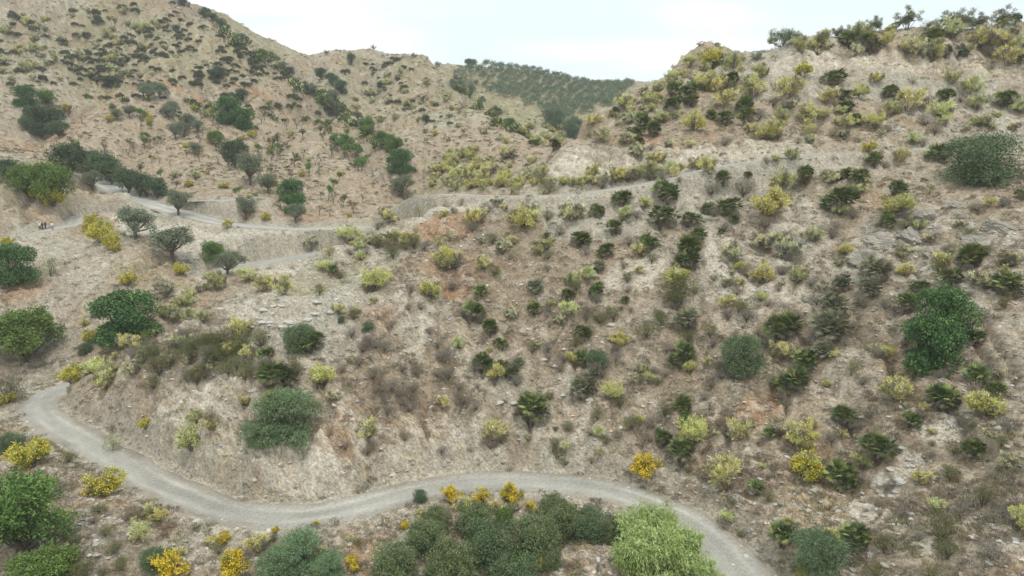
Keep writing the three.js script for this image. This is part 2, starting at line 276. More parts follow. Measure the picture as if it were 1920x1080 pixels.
// ---------------------------------------------------------------- terrain: soils
const SOIL = { grey: [0.325, 0.307, 0.268], white: [0.48, 0.455, 0.405], red: [0.32, 0.195, 0.12], tan: [0.285, 0.229, 0.166], litter: [0.175, 0.14, 0.105], grass: [0.222, 0.21, 0.115], beige: [0.30, 0.262, 0.205], straw: [0.34, 0.275, 0.175], slate: [0.205, 0.2, 0.188] };
const PATCH = [];   // where the photograph shows another soil: column, row, half width, half height (all as bearings), soil, share
for (const [u, v, ru, rv, soil, k] of [
  [900, 392, 130, 22, 'grey', 0.9], [1150, 372, 150, 20, 'grey', 0.9], [1350, 335, 150, 18, 'grey', 0.8], [1560, 320, 130, 26, 'grey', 0.7], [1700, 310, 120, 40, 'beige', 0.8], [1650, 160, 300, 14, 'grey', 0.9], [1420, 130, 60, 14, 'grey', 0.8],
  [900, 382, 130, 10, 'white', 0.5], [1100, 373, 120, 10, 'white', 0.5], [1250, 352, 90, 10, 'white', 0.45], [1400, 320, 100, 9, 'white', 0.4], [1560, 305, 120, 10, 'white', 0.4], [790, 400, 50, 28, 'grey', 0.9], [660, 470, 90, 22, 'grey', 0.8], [430, 480, 60, 20, 'grey', 0.8], [520, 492, 110, 16, 'grey', 0.95], [500, 464, 95, 22, 'white', 1], [405, 392, 70, 20, 'white', 0.6], [405, 395, 62, 18, 'grey', 0.6], [330, 425, 90, 20, 'grey', 0.95], [290, 470, 40, 34, 'tan', 0.9], [170, 408, 60, 5, 'red', 0.80], [340, 400, 110, 30, 'grey', 0.9], [80, 460, 120, 30, 'grey', 0.8], [160, 490, 100, 40, 'grey', 0.5],
  [560, 560, 130, 40, 'grey', 0.85], [470, 590, 80, 50, 'grey', 0.85], [780, 620, 40, 50, 'grey', 0.7], [1190, 520, 60, 30, 'white', 0.65], [1350, 480, 30, 60, 'white', 0.65], [1510, 420, 40, 50, 'white', 0.65], [1590, 690, 55, 50, 'white', 0.65], [1390, 560, 60, 30, 'white', 0.65], [1500, 580, 40, 40, 'white', 0.65],
  [560, 890, 90, 55, 'white', 0.95], [300, 770, 60, 50, 'grey', 0.6], [420, 720, 90, 50, 'white', 0.35], [1040, 800, 80, 50, 'white', 0.4], [850, 840, 110, 45, 'white', 0.6], [720, 840, 60, 45, 'white', 0.5], [420, 780, 110, 60, 'grey', 0.7], [940, 720, 50, 40, 'grey', 0.6], [1120, 830, 60, 40, 'grey', 0.6], [1060, 860, 90, 25, 'grey', 0.8], [1320, 150, 60, 30, 'beige', 0.5], [1510, 118, 110, 20, 'white', 0.9], [1720, 125, 170, 18, 'straw', 0.6], [1640, 118, 90, 14, 'white', 0.6], [1180, 295, 130, 24, 'grey', 0.8], [1060, 312, 60, 30, 'white', 0.7], [1180, 300, 110, 16, 'white', 0.4], [1380, 285, 150, 14, 'white', 0.5], [350, 90, 210, 60, 'grass', 0.45], [90, 80, 130, 80, 'grass', 0.3], [790, 180, 90, 60, 'grass', 0.35], [1000, 225, 120, 30, 'grass', 0.3],
  [840, 430, 70, 18, 'red', 0.70], [870, 500, 80, 30, 'red', 0.55], [850, 548, 30, 14, 'red', 0.95], [710, 592, 45, 16, 'red', 0.4], [640, 800, 26, 40, 'red', 0.75], [1420, 775, 70, 26, 'red', 0.80], [1530, 960, 60, 40, 'straw', 0.8], [1560, 880, 40, 30, 'red', 0.60], [1060, 1030, 70, 30, 'straw', 0.7], [1080, 1060, 40, 16, 'red', 0.70], [250, 930, 60, 50, 'tan', 0.8], [220, 880, 26, 20, 'red', 0.55], [330, 980, 22, 20, 'red', 0.80], [680, 1000, 70, 50, 'tan', 0.8], [680, 1040, 40, 30, 'red', 0.45],
  [320, 163, 130, 4, 'red', 0.90], [450, 167, 100, 5, 'red', 0.90], [540, 155, 14, 16, 'tan', 0.9], [960, 268, 7, 14, 'red', 0.95], [40, 545, 60, 26, 'red', 0.55], [80, 275, 40, 12, 'red', 0.70], [1200, 265, 60, 12, 'red', 0.45], [640, 388, 60, 6, 'red', 0.50], [100, 415, 70, 6, 'red', 0.60], [570, 405, 40, 8, 'red', 0.70],
  [500, 300, 230, 90, 'tan', 0.7], [250, 260, 200, 80, 'tan', 0.6], [650, 370, 110, 50, 'tan', 0.8], [930, 270, 110, 30, 'tan', 0.8], [820, 300, 60, 30, 'tan', 0.5], [330, 490, 60, 40, 'tan', 0.6], [750, 720, 80, 90, 'tan', 0.85], [300, 600, 90, 40, 'tan', 0.3], [220, 640, 40, 30, 'tan', 0.5], [1700, 700, 200, 90, 'tan', 0.35], [1850, 850, 120, 120, 'straw', 0.35], [1350, 650, 200, 90, 'litter', 0.3], [720, 700, 90, 80, 'litter', 0.3], [1000, 560, 120, 90, 'litter', 0.4], [900, 470, 100, 40, 'litter', 0.35], [350, 680, 110, 40, 'litter', 0.6], [1750, 900, 150, 150, 'litter', 0.4], [1600, 620, 120, 80, 'litter', 0.3], [812, 640, 16, 30, 'litter', 0.8], [838, 700, 18, 40, 'litter', 0.8], [868, 760, 22, 40, 'litter', 0.7], [790, 590, 24, 50, 'white', 0.5], [770, 680, 30, 50, 'white', 0.35], [1450, 420, 120, 60, 'litter', 0.25],
  [1700, 430, 60, 35, 'slate', 0.7], [1860, 440, 60, 45, 'slate', 0.7], [1640, 470, 60, 24, 'slate', 0.5], [1790, 790, 24, 18, 'white', 0.7], [1755, 815, 26, 22, 'white', 0.7], [1710, 860, 28, 28, 'white', 0.8], [1665, 908, 30, 28, 'white', 0.8], [1622, 955, 34, 26, 'white', 0.8], [1585, 992, 34, 20, 'white', 0.6], [1710, 850, 22, 22, 'slate', 0.4], [1665, 905, 20, 22, 'slate', 0.4], [1320, 880, 60, 40, 'litter', 0.6], [150, 990, 50, 40, 'slate', 0.5], [190, 1040, 40, 40, 'slate', 0.6], [420, 1030, 110, 40, 'grey', 0.6], [770, 1000, 26, 30, 'grey', 0.8],
  [400, 428, 160, 20, 'grey', 0.9], [420, 434, 150, 14, 'white', 0.5], [300, 402, 90, 18, 'white', 0.5], [480, 498, 120, 16, 'white', 0.6], [850, 345, 90, 14, 'grass', 0.5], [1050, 345, 110, 10, 'grass', 0.6], [640, 525, 110, 14, 'grass', 0.35], [560, 548, 60, 6, 'grass', 0.7], [290, 520, 60, 14, 'grass', 0.4], [60, 340, 70, 20, 'grass', 0.4], [1000, 190, 150, 30, 'grass', 0.35], [640, 190, 60, 50, 'grass', 0.4], [900, 200, 40, 40, 'grass', 0.4],
]) {
  const g = ground(u, v); if (!g) continue;
  const a = ground(u, v + rv), b = ground(u, v - rv), dz = Math.max(a ? Math.abs(a.Z - g.Z) : 0, b ? Math.min(Math.abs(b.Z - g.Z), ru * g.Z / F * 4) : 0, rv * g.Z / F);
  PATCH.push([g.x, g.Z, ru * g.Z / F, Math.min(dz, ru * g.Z / F * 4), SOIL[soil], k]);
}
const trackColour = [0.32, 0.30, 0.26];
const soilAt = (() => {
  const out = [0, 0, 0], to = (c, k) => { out[0] = mix(out[0], c[0], k); out[1] = mix(out[1], c[1], k); out[2] = mix(out[2], c[2], k); };
  return (x, Z, d, h) => {
    const s = 1 + clamp((Z - 90) / 60, 0, 4), n1 = fbm(x * 0.06, Z * 0.06, 101, 4), n2 = fbm(x * 0.35 / s, Z * 0.35 / s, 111, 4), n3 = fbm(x * 1.5 / s, Z * 1.5 / s, 121, 3), n4 = hash3(Math.floor(x * 4), Math.floor(Z * 4), 7);
    out[0] = SOIL.beige[0]; out[1] = SOIL.beige[1]; out[2] = SOIL.beige[2];
    to(SOIL.grey, smooth(0.45, 0.6, n1) * 0.8); to(SOIL.tan, smooth(0.42, 0.62, fbm(x * 0.09, Z * 0.09, 131, 3)) * 0.6);
    const nearHill = smooth(118, 105, Z);
    to(SOIL.litter, smooth(0.47, 0.62, n2 * 0.6 + n3 * 0.4) * mix(0.3, 0.46, nearHill)); to(SOIL.red, smooth(0.6, 0.74, fbm(x * 0.16, Z * 0.16, 141, 4)) * 0.25);
    if (Z > 380) to(SOIL.grass, 0.5);
    const wob = (n2 - 0.5) * 1.3 + (n3 - 0.5) * 0.6;
    for (const p of PATCH) {
      const dx = (x - p[0]) / p[2], dz = (Z - p[1]) / p[3]; if (dx * dx + dz * dz > 3.4) continue;
      to(p[4], p[5] * smooth(1.25, 0.75, Math.sqrt(dx * dx + dz * dz) + wob));
    }
    to(SOIL.litter, smooth(0.52, 0.66, n3) * 0.3); to(SOIL.white, smooth(0.6, 0.74, fbm(x * 0.8, Z * 0.8, 151, 3)) * 0.35);
    const rk = rocky(x, Z);   // layered rock: pale and rusty beds
    if (rk > 0.2) { const t = fbm((x * 0.55 + Z * 0.5 + h * 0.9) * 1.5, x * 0.2 - h * 0.25, 92, 3), u = noise2(x * 2.1 + h, Z * 2.1, 93); to(SOIL.litter, smooth(0.56, 0.68, t) * 0.6 * clamp(rk)); to(SOIL.white, smooth(0.5, 0.36, t) * 0.6 * clamp(rk)); to(SOIL.straw, smooth(0.6, 0.8, u) * 0.4 * clamp(rk)); }
    if (d < 3) to(trackColour, smooth(2.4, 0.1, d + wob * 2) * 0.85);
    const k = 1.74 * (0.86 + 0.28 * n4 + (n3 - 0.5) * 0.4);
    out[0] *= k * 1.03; out[1] *= k; out[2] *= k * 0.95; return out;
  };
})();
{
  const S = COLS + 1, n = GH.length, pos = new Float32Array(n * 3), col = new Float32Array(n * 3), uv = new Float32Array(n * 2), idx = new Uint32Array(ROWS * COLS * 6);
  for (let r = 0; r <= ROWS; r++) for (let c = 0; c <= COLS; c++) {
    const i = r * S + c, x = GX[i], h = GH[i], Z = GZ[r];
    pos[i * 3] = x; pos[i * 3 + 1] = h; pos[i * 3 + 2] = -Z; col.set(soilAt(x, Z, GD[i], h), i * 3);
    uv[i * 2] = (x * 0.96 + h * 0.28) / 9.3; uv[i * 2 + 1] = (Z * 0.8 + h * 0.75 + x * 0.1) / 9.3;
  }
  let k = 0;
  for (let r = 0; r < ROWS; r++) for (let c = 0; c < COLS; c++) { const a = r * S + c; idx[k++] = a; idx[k++] = a + 1; idx[k++] = a + S; idx[k++] = a + 1; idx[k++] = a + S + 1; idx[k++] = a + S; }
  const g = new THREE.BufferGeometry();
  g.setAttribute('position', new THREE.BufferAttribute(pos, 3)); g.setAttribute('color', new THREE.BufferAttribute(col, 3)); g.setAttribute('uv', new THREE.BufferAttribute(uv, 2)); g.setIndex(new THREE.BufferAttribute(idx, 1)); g.computeVertexNormals();
  const t = mesh('terrain', g, standard({ vertexColors: true, map: soilGrain, bumpMap: soilBump, bumpScale: 0.1 }), scene); t.userData.kind = 'structure';
  // the ground round about, out of view, down to the horizon
  const far = new THREE.PlaneGeometry(9000, 9000, 1, 1); far.rotateX(-Math.PI / 2);
  const o = mesh('ground', far, standard({ color: rgb(0.34, 0.29, 0.22) }), scene); o.position.y = -30; o.userData.kind = 'structure';
}
// ---------------------------------------------------------------- the tracks: graded gravel with two wheel lines
const trackMat = standard({ vertexColors: true, map: gravelGrain, bumpMap: soilBump, bumpScale: 0.03 });
function trackMesh(name, t, colour) {
  const A = 22, pos = [], uv = [], idx = [], col = [], P = t.pts; let run = 0;
  for (let i = 0; i < P.length; i++) {
    const a = P[Math.max(0, i - 1)], b = P[Math.min(P.length - 1, i + 1)], dx = b[0] - a[0], dz = b[2] - a[2], l = Math.hypot(dx, dz) || 1, nx = -dz / l, nz = dx / l;
    if (i) run += Math.hypot(P[i][0] - P[i - 1][0], P[i][2] - P[i - 1][2]);
    for (let k = 0; k <= A; k++) {
      const s = k / A * 2 - 1, w = t.half * (1 + 0.12 * (noise2(run * 0.35, s > 0 ? 5 : 9, 77) - 0.5) * 2 + 0.1 * (noise2(run * 1.7, s > 0 ? 25 : 29, 78) - 0.5)) * s, e = Math.abs(s) > 0.99 ? -0.16 : 0, rut = -0.06 * Math.exp(-(((Math.abs(s) - 0.42) / 0.12) ** 2));
      const lump = (fbm(run * 0.6, s * 3, 88, 3) - 0.5) * 0.07;
      pos.push(P[i][0] + nx * w, P[i][1] + e + rut + lump, -(P[i][2] + nz * w)); uv.push(w / 3, run / 3);
      const tone = (0.86 + 0.5 * (fbm(run * 0.22, s * 2.6, 99, 4) - 0.5) + 0.3 * Math.exp(-(((Math.abs(s) - 0.42) / 0.14) ** 2)) * fbm(run * 0.1, 1, 12, 2)) * 1.68, warm = smooth(0.55, 1, Math.abs(s) + (noise2(run * 0.5, s * 2, 66) - 0.5) * 0.5);
      col.push(mix(colour[0], SOIL.beige[0], warm) * tone, mix(colour[1], SOIL.beige[1], warm) * tone, mix(colour[2], SOIL.beige[2], warm) * tone);
    }
    if (i) for (let k = 0; k < A; k++) { const q = i * (A + 1) + k; idx.push(q - A - 1, q - A, q, q - A, q + 1, q); }
  }
  const g = new THREE.BufferGeometry(); g.setAttribute('position', new THREE.Float32BufferAttribute(pos, 3)); g.setAttribute('uv', new THREE.Float32BufferAttribute(uv, 2)); g.setAttribute('color', new THREE.Float32BufferAttribute(col, 3)); g.setIndex(idx); g.computeVertexNormals();
  const o = mesh(name, g, trackMat, scene); o.userData.kind = 'structure';
}
trackMesh('road', TRACKS.lower, [0.35, 0.328, 0.285]);
trackMesh('road_001', TRACKS.upper, [0.35, 0.335, 0.30]);
trackMesh('road_002', TRACKS.top, [0.35, 0.335, 0.30]);
trackMesh('road_003', TRACKS.valley, [0.37, 0.35, 0.31]);
trackMesh('path', TRACKS.branch, [0.36, 0.335, 0.29]);
trackMesh('gravel_bench', TRACKS.bench, [0.34, 0.325, 0.295]);
trackMesh('gravel_floor', TRACKS.floor, [0.34, 0.32, 0.285]);

// ---------------------------------------------------------------- plant geometry
class Faces {
  constructor() { this.p = []; this.c = []; }
  tri(a, b, c, k) { this.p.push(...a, ...b, ...c); for (let i = 0; i < 3; i++) this.c.push(k[0], k[1], k[2]); }
  blade(o, d, side, len, wid, k) {   // a narrow leaf: two triangles
    const t = [o[0] + d[0] * len, o[1] + d[1] * len, o[2] + d[2] * len], m = [o[0] + d[0] * len * 0.5, o[1] + d[1] * len * 0.5, o[2] + d[2] * len * 0.5], w = wid / 2;
    const l = [m[0] - side[0] * w, m[1] - side[1] * w, m[2] - side[2] * w], r = [m[0] + side[0] * w, m[1] + side[1] * w, m[2] + side[2] * w];
    this.tri(o, r, l, k); this.tri(l, r, t, k);
  }
  rod(a, b, ra, rb, k, n = 4) {
    const d = unit([b[0] - a[0], b[1] - a[1], b[2] - a[2]]), s = unit(cross(d, Math.abs(d[1]) > 0.9 ? [1, 0, 0] : [0, 1, 0])), q = cross(d, s);
    const at = (o, r, i) => { const t = i / n * Math.PI * 2, x = Math.cos(t) * r, y = Math.sin(t) * r; return [o[0] + s[0] * x + q[0] * y, o[1] + s[1] * x + q[1] * y, o[2] + s[2] * x + q[2] * y]; };
    for (let i = 0; i < n; i++) { const a0 = at(a, ra, i), a1 = at(a, ra, i + 1), b0 = at(b, rb, i), b1 = at(b, rb, i + 1); this.tri(a0, b0, a1, k); this.tri(a1, b0, b1, k); }
  }
  geometry() { const g = new THREE.BufferGeometry(); g.setAttribute('position', new THREE.Float32BufferAttribute(this.p, 3)); g.setAttribute('color', new THREE.Float32BufferAttribute(this.c, 3)); g.computeVertexNormals(); return g; }
}
const unit = v => { const l = Math.hypot(...v) || 1; return [v[0] / l, v[1] / l, v[2] / l]; }, cross = (a, b) => [a[1] * b[2] - a[2] * b[1], a[2] * b[0] - a[0] * b[2], a[0] * b[1] - a[1] * b[0]];
const add = (a, b, k = 1) => [a[0] + b[0] * k, a[1] + b[1] * k, a[2] + b[2] * k];
const ball = R => { const z = R() * 2 - 1, t = R() * 6.2832, r = Math.sqrt(1 - z * z); return [r * Math.cos(t), z, r * Math.sin(t)]; };
const tone = (R, c, v = 0.3, h = 0.1) => { const k = 1 + (R() - 0.5) * 2 * v, w = (R() - 0.5) * 2 * h; return [c[0] * k * (1 + w), c[1] * k, c[2] * k * (1 - w)]; };
const own = (R, c) => { const k = 0.78 + 0.4 * R(), w = (R() - 0.5) * 0.22; return [c[0] * k * (1 + w), c[1] * k, c[2] * k * (1 - w)]; };   // each plant its own tint
const leafMat = standard({ vertexColors: true, roughness: 0.85 }), barkMat = standard({ vertexColors: true });
const C = {
  broom: [0.6, 0.585, 0.24], broomPale: [0.68, 0.655, 0.38], broomGrey: [0.36, 0.38, 0.25], yellow: [0.82, 0.66, 0.04], gold: [0.86, 0.6, 0.015], lemon: [0.68, 0.62, 0.1],
  palm: [0.092, 0.132, 0.043], palmTip: [0.24, 0.28, 0.095], palmGrey: [0.17, 0.19, 0.11], dead: [0.3, 0.255, 0.185], olive: [0.165, 0.2, 0.125], oliveLight: [0.26, 0.29, 0.2], carob: [0.07, 0.145, 0.045], carobLight: [0.13, 0.24, 0.07], bright: [0.15, 0.25, 0.055],
  greyGreen: [0.135, 0.18, 0.1], dull: [0.155, 0.16, 0.062], dark: [0.115, 0.12, 0.068], brown: [0.185, 0.145, 0.11], twig: [0.22, 0.19, 0.155], bark: [0.13, 0.105, 0.08], reed: [0.25, 0.34, 0.085], reedPale: [0.38, 0.44, 0.18], straw: [0.42, 0.34, 0.2], oleander: [0.15, 0.205, 0.085], pink: [0.55, 0.2, 0.26],
};
// broom: a sheaf of thin stems that spreads into tufts of green switches; one unit wide
function broomShape(seed, o = {}) {
  const R = rngOf(seed), stems = new Faces(), crown = new Faces(), bloom = new Faces(), nS = o.stems ?? 11 + Math.floor(R() * 7), col = own(R, o.col ?? C.broom), tip = own(R, o.tip ?? C.broomPale), dryTip = own(R, C.twig), dead = o.dead ?? R() * 0.3, tall = (o.tall ?? 0.78) * (0.8 + 0.4 * R());
  const lean = [(R() - 0.5) * 0.14, 0, (R() - 0.5) * 0.14];
  for (let s = 0; s < nS; s++) {
    const a = s / nS * 6.2832 + R() * 0.5, out = Math.sqrt(R()) * 0.42, h = tall * (0.55 + 0.45 * R()) * (1 - out * 0.75), base = [Math.cos(a) * 0.04, 0, Math.sin(a) * 0.04];
    const end = [Math.cos(a) * out + lean[0], h, Math.sin(a) * out + lean[2]], mid = [end[0] * 0.45 + base[0], h * 0.55, end[2] * 0.45 + base[2]];
    stems.rod(base, mid, 0.011, 0.008, tone(R, C.twig), 3); stems.rod(mid, end, 0.008, 0.003, tone(R, C.twig), 3);
    const tufts = 4 + Math.floor(R() * 4);
    for (let t = 0; t < tufts; t++) {
      const f = 0.35 + 0.65 * R(), on = f < 0.5 ? add(mid, [0, 0, 0]) : add(mid, [end[0] - mid[0], end[1] - mid[1], end[2] - mid[2]], (f - 0.5) * 2), o2 = add(on, ball(R), 0.085), b = 26 + Math.floor(R() * 12), up = unit(add([Math.cos(a) * out * 0.9, 0.55, Math.sin(a) * out * 0.9], ball(R), 0.35));
      stems.rod(on, o2, 0.004, 0.002, tone(R, C.twig), 3);
      const c0 = R() < dead ? dryTip : R() < 0.3 ? tip : col;
      for (let i = 0; i < b; i++) {
        const d = unit(add(up, ball(R), 0.95)), q = add(o2, ball(R), 0.055), len = 0.075 + 0.08 * R();
        crown.blade(q, d, unit(cross(d, ball(R))), len, 0.014 + 0.008 * R(), tone(R, c0, 0.28, 0.06));
        if (o.bloom && R() < o.bloom && t > 0) { const e = add(q, d, len * 0.85); for (let j = 0; j < 2; j++) { const dd = ball(R); bloom.blade(add(e, ball(R), 0.012), dd, unit(cross(dd, ball(R))), 0.036, 0.026, tone(R, o.flower ?? C.yellow, 0.2, 0.05)); } }
      }
    }
  }
  const parts = { stem: [stems.geometry(), barkMat], crown: [crown.geometry(), leafMat] };
  if (o.bloom) parts.blossoms = [bloom.geometry(), leafMat];
  return parts;
}
// fan palm: several heads of stiff fans on short stems with a skirt of dead leaves; one unit wide
function palmShape(seed, o = {}) {
  const R = rngOf(seed), live = new Faces(), skirt = new Faces(), stem = new Faces(), heads = o.heads ?? 3, col = own(R, o.col ?? C.palm), tip = own(R, o.tip ?? C.palmTip);
  const fan = (F0, base, d, reach, size, k, droop, n = 9) => {
    const hub = add(base, d, reach); F0.rod(base, hub, 0.006, 0.004, k, 3);
    const s = unit(cross(d, [R() - 0.5, 1, R() - 0.5])), up = cross(s, d);
    for (let i = 0; i < n; i++) {
      const t = (i / (n - 1) - 0.5) * 2.5, dd = unit([d[0] * Math.cos(t) + s[0] * Math.sin(t) + up[0] * 0.12, d[1] * Math.cos(t) + s[1] * Math.sin(t) + up[1] * 0.12 - droop, d[2] * Math.cos(t) + s[2] * Math.sin(t) + up[2] * 0.12]);
      F0.blade(hub, dd, unit(add(cross(dd, up), up, 0.5)), size * (0.8 + 0.4 * R()), 0.03, tone(R, k, 0.2, 0.05));
    }
  };
  for (let hN = 0; hN < heads; hN++) {
    const a = hN / heads * 6.28 + R(), off = heads > 1 ? 0.09 + 0.1 * R() : 0, hh = 0.2 + 0.24 * R(), c = [Math.cos(a) * off, hh, Math.sin(a) * off];
    stem.rod([c[0] * 0.7, -0.1, c[2] * 0.7], c, 0.05, 0.045, C.bark, 6);
    const n = Math.round((o.fans ?? 60) / heads) + 6;
    for (let i = 0; i < n; i++) { const e = Math.asin(-0.25 + 1.2 * Math.pow(i / n, 0.9)), az = i * 2.39996 + R() * 0.4, d = [Math.cos(az) * Math.cos(e), Math.sin(e), Math.sin(az) * Math.cos(e)]; fan(live, c, d, 0.15 + 0.08 * R(), 0.18, R() < 0.34 ? tip : col, e < 0.4 ? 0.3 : 0.1); }
    for (let i = 0; i < (o.dry ?? 10); i++) { const az = R() * 6.28, e = -0.35 - R() * 0.7, d = [Math.cos(az) * Math.cos(e), Math.sin(e), Math.sin(az) * Math.cos(e)]; fan(skirt, c, d, 0.14 + 0.08 * R(), 0.15, C.dead, 0.5, 6); }
  }
  return { stem: [stem.geometry(), barkMat], fronds: [live.geometry(), leafMat], dry_skirt: [skirt.geometry(), leafMat] };
}
// leafy crown: leaf clumps over uneven lobes, on a trunk that forks; one unit wide
function leafyShape(seed, o) {
  const R = rngOf(seed), wood = new Faces(), crown = new Faces(), extra = new Faces(), tall = o.tall ?? 0.8, foot = o.foot ?? 0.1, lobes = []; o = { ...o, col: own(R, o.col), tip: own(R, o.tip ?? o.col) };
  const nL = o.lobes ?? 8;
  for (let i = 0; i < nL; i++) {   // lobes fill a dome from its foot to its top
    const r = (o.lobe ?? 0.24) * (0.55 + 0.75 * R()), a = i * 2.39996 + R() * 0.7, rho = Math.max(0, 0.48 - r) * Math.sqrt((i + 0.4) / nL) * (0.8 + 0.5 * R()), cap = Math.pow(Math.max(0, 1 - (rho / 0.52) ** 2), 0.36), lo = foot + r * 0.55, hi = Math.max(lo, foot + (tall - foot) * cap - r * 0.8);
    lobes.push([Math.cos(a) * rho, mix(lo, hi, o.low ? (i % 2 ? 0.7 + 0.3 * R() : 0.12 * R()) : i % 3 ? 0.72 + 0.28 * R() : 0.5 * R() + (o.high ?? 0.15)), Math.sin(a) * rho, r]);
  }
  const fork = [(R() - 0.5) * 0.08, foot * 0.9 + 0.05, (R() - 0.5) * 0.08], tw = o.trunk ?? 0.03;
  wood.rod([0, -0.06, 0], fork, tw * 1.2, tw, tone(R, o.bark ?? C.bark, 0.1), 7);
  for (const L of lobes) { const m = [mix(fork[0], L[0], 0.5) + (R() - 0.5) * 0.06, mix(fork[1], L[1], 0.42), mix(fork[2], L[2], 0.5) + (R() - 0.5) * 0.06]; wood.rod(fork, m, tw * 0.75, tw * 0.5, tone(R, o.bark ?? C.bark, 0.15), 5); wood.rod(m, L, tw * 0.5, tw * 0.15, tone(R, o.bark ?? C.bark, 0.15), 4); }
  const n = o.leaves ?? 2600, size = o.size ?? 0.045, per = o.per ?? 9;
  for (let i = 0; i < n / per; i++) {
    const L = lobes[Math.floor(R() * nL)], d = unit(add(ball(R), [0, 0.25, 0])), r = L[3] * (0.55 + 0.5 * Math.sqrt(R())) * (0.7 + 0.7 * noise3(d[0] * 3 + 9, d[1] * 3 + L[0] * 9, d[2] * 3, seed)), p = [L[0] + d[0] * r, Math.max(foot * 0.3, L[1] + d[1] * r * 0.85), L[2] + d[2] * r], k0 = R() < (o.mixed ?? 0.3) ? (o.tip ?? o.col) : o.col, kk = tone(R, k0, 0.16, 0.04);
    for (let j = 0; j < per; j++) { const q = add(p, ball(R), size * 1.15), dd = unit(add(d, ball(R), 1.2)); crown.blade(q, dd, unit(cross(dd, ball(R))), size * (0.7 + 0.7 * R()), size * (o.narrow ?? 0.55), tone(R, kk, 0.2, 0.05)); }
    if (o.flower && R() < o.flower) for (let j = 0; j < 3; j++) { const dd = ball(R); extra.blade(add(p, d, size * 0.9), dd, unit(cross(dd, ball(R))), size * 0.7, size * 0.5, tone(R, o.petal ?? C.pink, 0.25)); }
  }
  const parts = { trunk: [wood.geometry(), barkMat], crown: [crown.geometry(), leafMat] };
  if (o.flower) parts.blossoms = [extra.geometry(), leafMat];
  return parts;
}
// almond: small forked tree, bare or with a few leaves; one unit wide
function almondShape(seed, leafy) {
  const R = rngOf(seed), wood = new Faces(), crown = new Faces();
  const grow = (a, d, len, r, n) => {
    const b = add(a, d, len); wood.rod(a, b, r, r * 0.66, tone(R, C.bark, 0.25), 4);
    if (leafy && n < 3) for (let i = 0; i < leafy; i++) { const dd = ball(R); crown.blade(add(b, ball(R), 0.08), dd, unit(cross(dd, ball(R))), 0.075, 0.045, tone(R, leafy > 5 ? C.bright : C.dull, 0.3)); }
    if (!n) return;
    for (let i = 0; i < 3; i++) grow(b, unit(add(add(d, ball(R), 0.75), [0, 0.18, 0])), len * (0.62 + 0.2 * R()), r * 0.62, n - 1);
  };
  grow([0, -0.08, 0], unit([(R() - 0.5) * 0.3, 1, (R() - 0.5) * 0.3]), 0.34, 0.035, 4);
  return leafy ? { trunk: [wood.geometry(), barkMat], crown: [crown.geometry(), leafMat] } : { trunk: [wood.geometry(), barkMat] };
}
function reedShape(seed) {
  const R = rngOf(seed), cane = new Faces(), leaves = new Faces();
  for (let i = 0; i < 240; i++) {
    const a = R() * 6.28, r = Math.sqrt(R()) * 0.42, b = [Math.cos(a) * r, 0, Math.sin(a) * r * 0.7], lean = unit([b[0] * 0.7 + (R() - 0.5) * 0.25, 1, b[2] * 0.7 + (R() - 0.5) * 0.25]), h = 0.24 + 0.38 * R(), top = add(b, lean, h);
    cane.rod(b, top, 0.004, 0.002, tone(R, C.reedPale, 0.2), 3);
    for (let j = 0; j < 11; j++) { const f = 0.2 + 0.8 * R(), o = add(b, lean, h * f), az = R() * 6.28, d = unit([Math.cos(az), 0.9 - R() * 0.9, Math.sin(az)]), k = tone(R, R() < 0.35 ? C.reedPale : C.reed, 0.25, 0.08), m = add(o, d, 0.055), e = unit([d[0], d[1] - 0.9, d[2]]), s = unit(cross(d, [0, 1, 0.01])); leaves.blade(o, d, s, 0.11, 0.02, k); leaves.blade(m, e, s, 0.09, 0.016, k); }
  }
  return { cane: [cane.geometry(), barkMat], leaves: [leaves.geometry(), leafMat] };
}
// low scrub: one small dome of short leaves and twigs
function tuftShape(seed, n, col, o = {}) {
  const R = rngOf(seed), f = new Faces(), flat = o.flat ?? 0.55;
  for (let i = 0; i < n; i++) { const d = ball(R); d[1] = Math.abs(d[1]); const r = 0.5 * (0.25 + 0.7 * Math.sqrt(R())), p = [d[0] * r, d[1] * r * flat * 1.6, d[2] * r], dd = unit(add(add(d, ball(R), 0.6), [0, o.up ?? 0.4, 0])); f.blade(p, dd, unit(cross(dd, ball(R))), (o.len ?? 0.2) * (0.6 + 0.8 * R()), o.wid ?? 0.06, tone(R, R() < 0.25 ? o.tip ?? col : col, 0.28, 0.08)); }
  return f.geometry();
}
function stoneShape(seed, flat = 0.55) {
  const g = new THREE.IcosahedronGeometry(0.5, 1), p = g.attributes.position;
  for (let i = 0; i < p.count; i++) { const x = p.getX(i), y = p.getY(i), z = p.getZ(i), k = 0.7 + 0.65 * noise3(x * 2.3 + 9, y * 2.3 + 5, z * 2.3 + 7, seed); p.setXYZ(i, x * k * 1.2, y * k * flat, z * k); }
  g.computeVertexNormals(); g.deleteAttribute('uv'); return g;
}
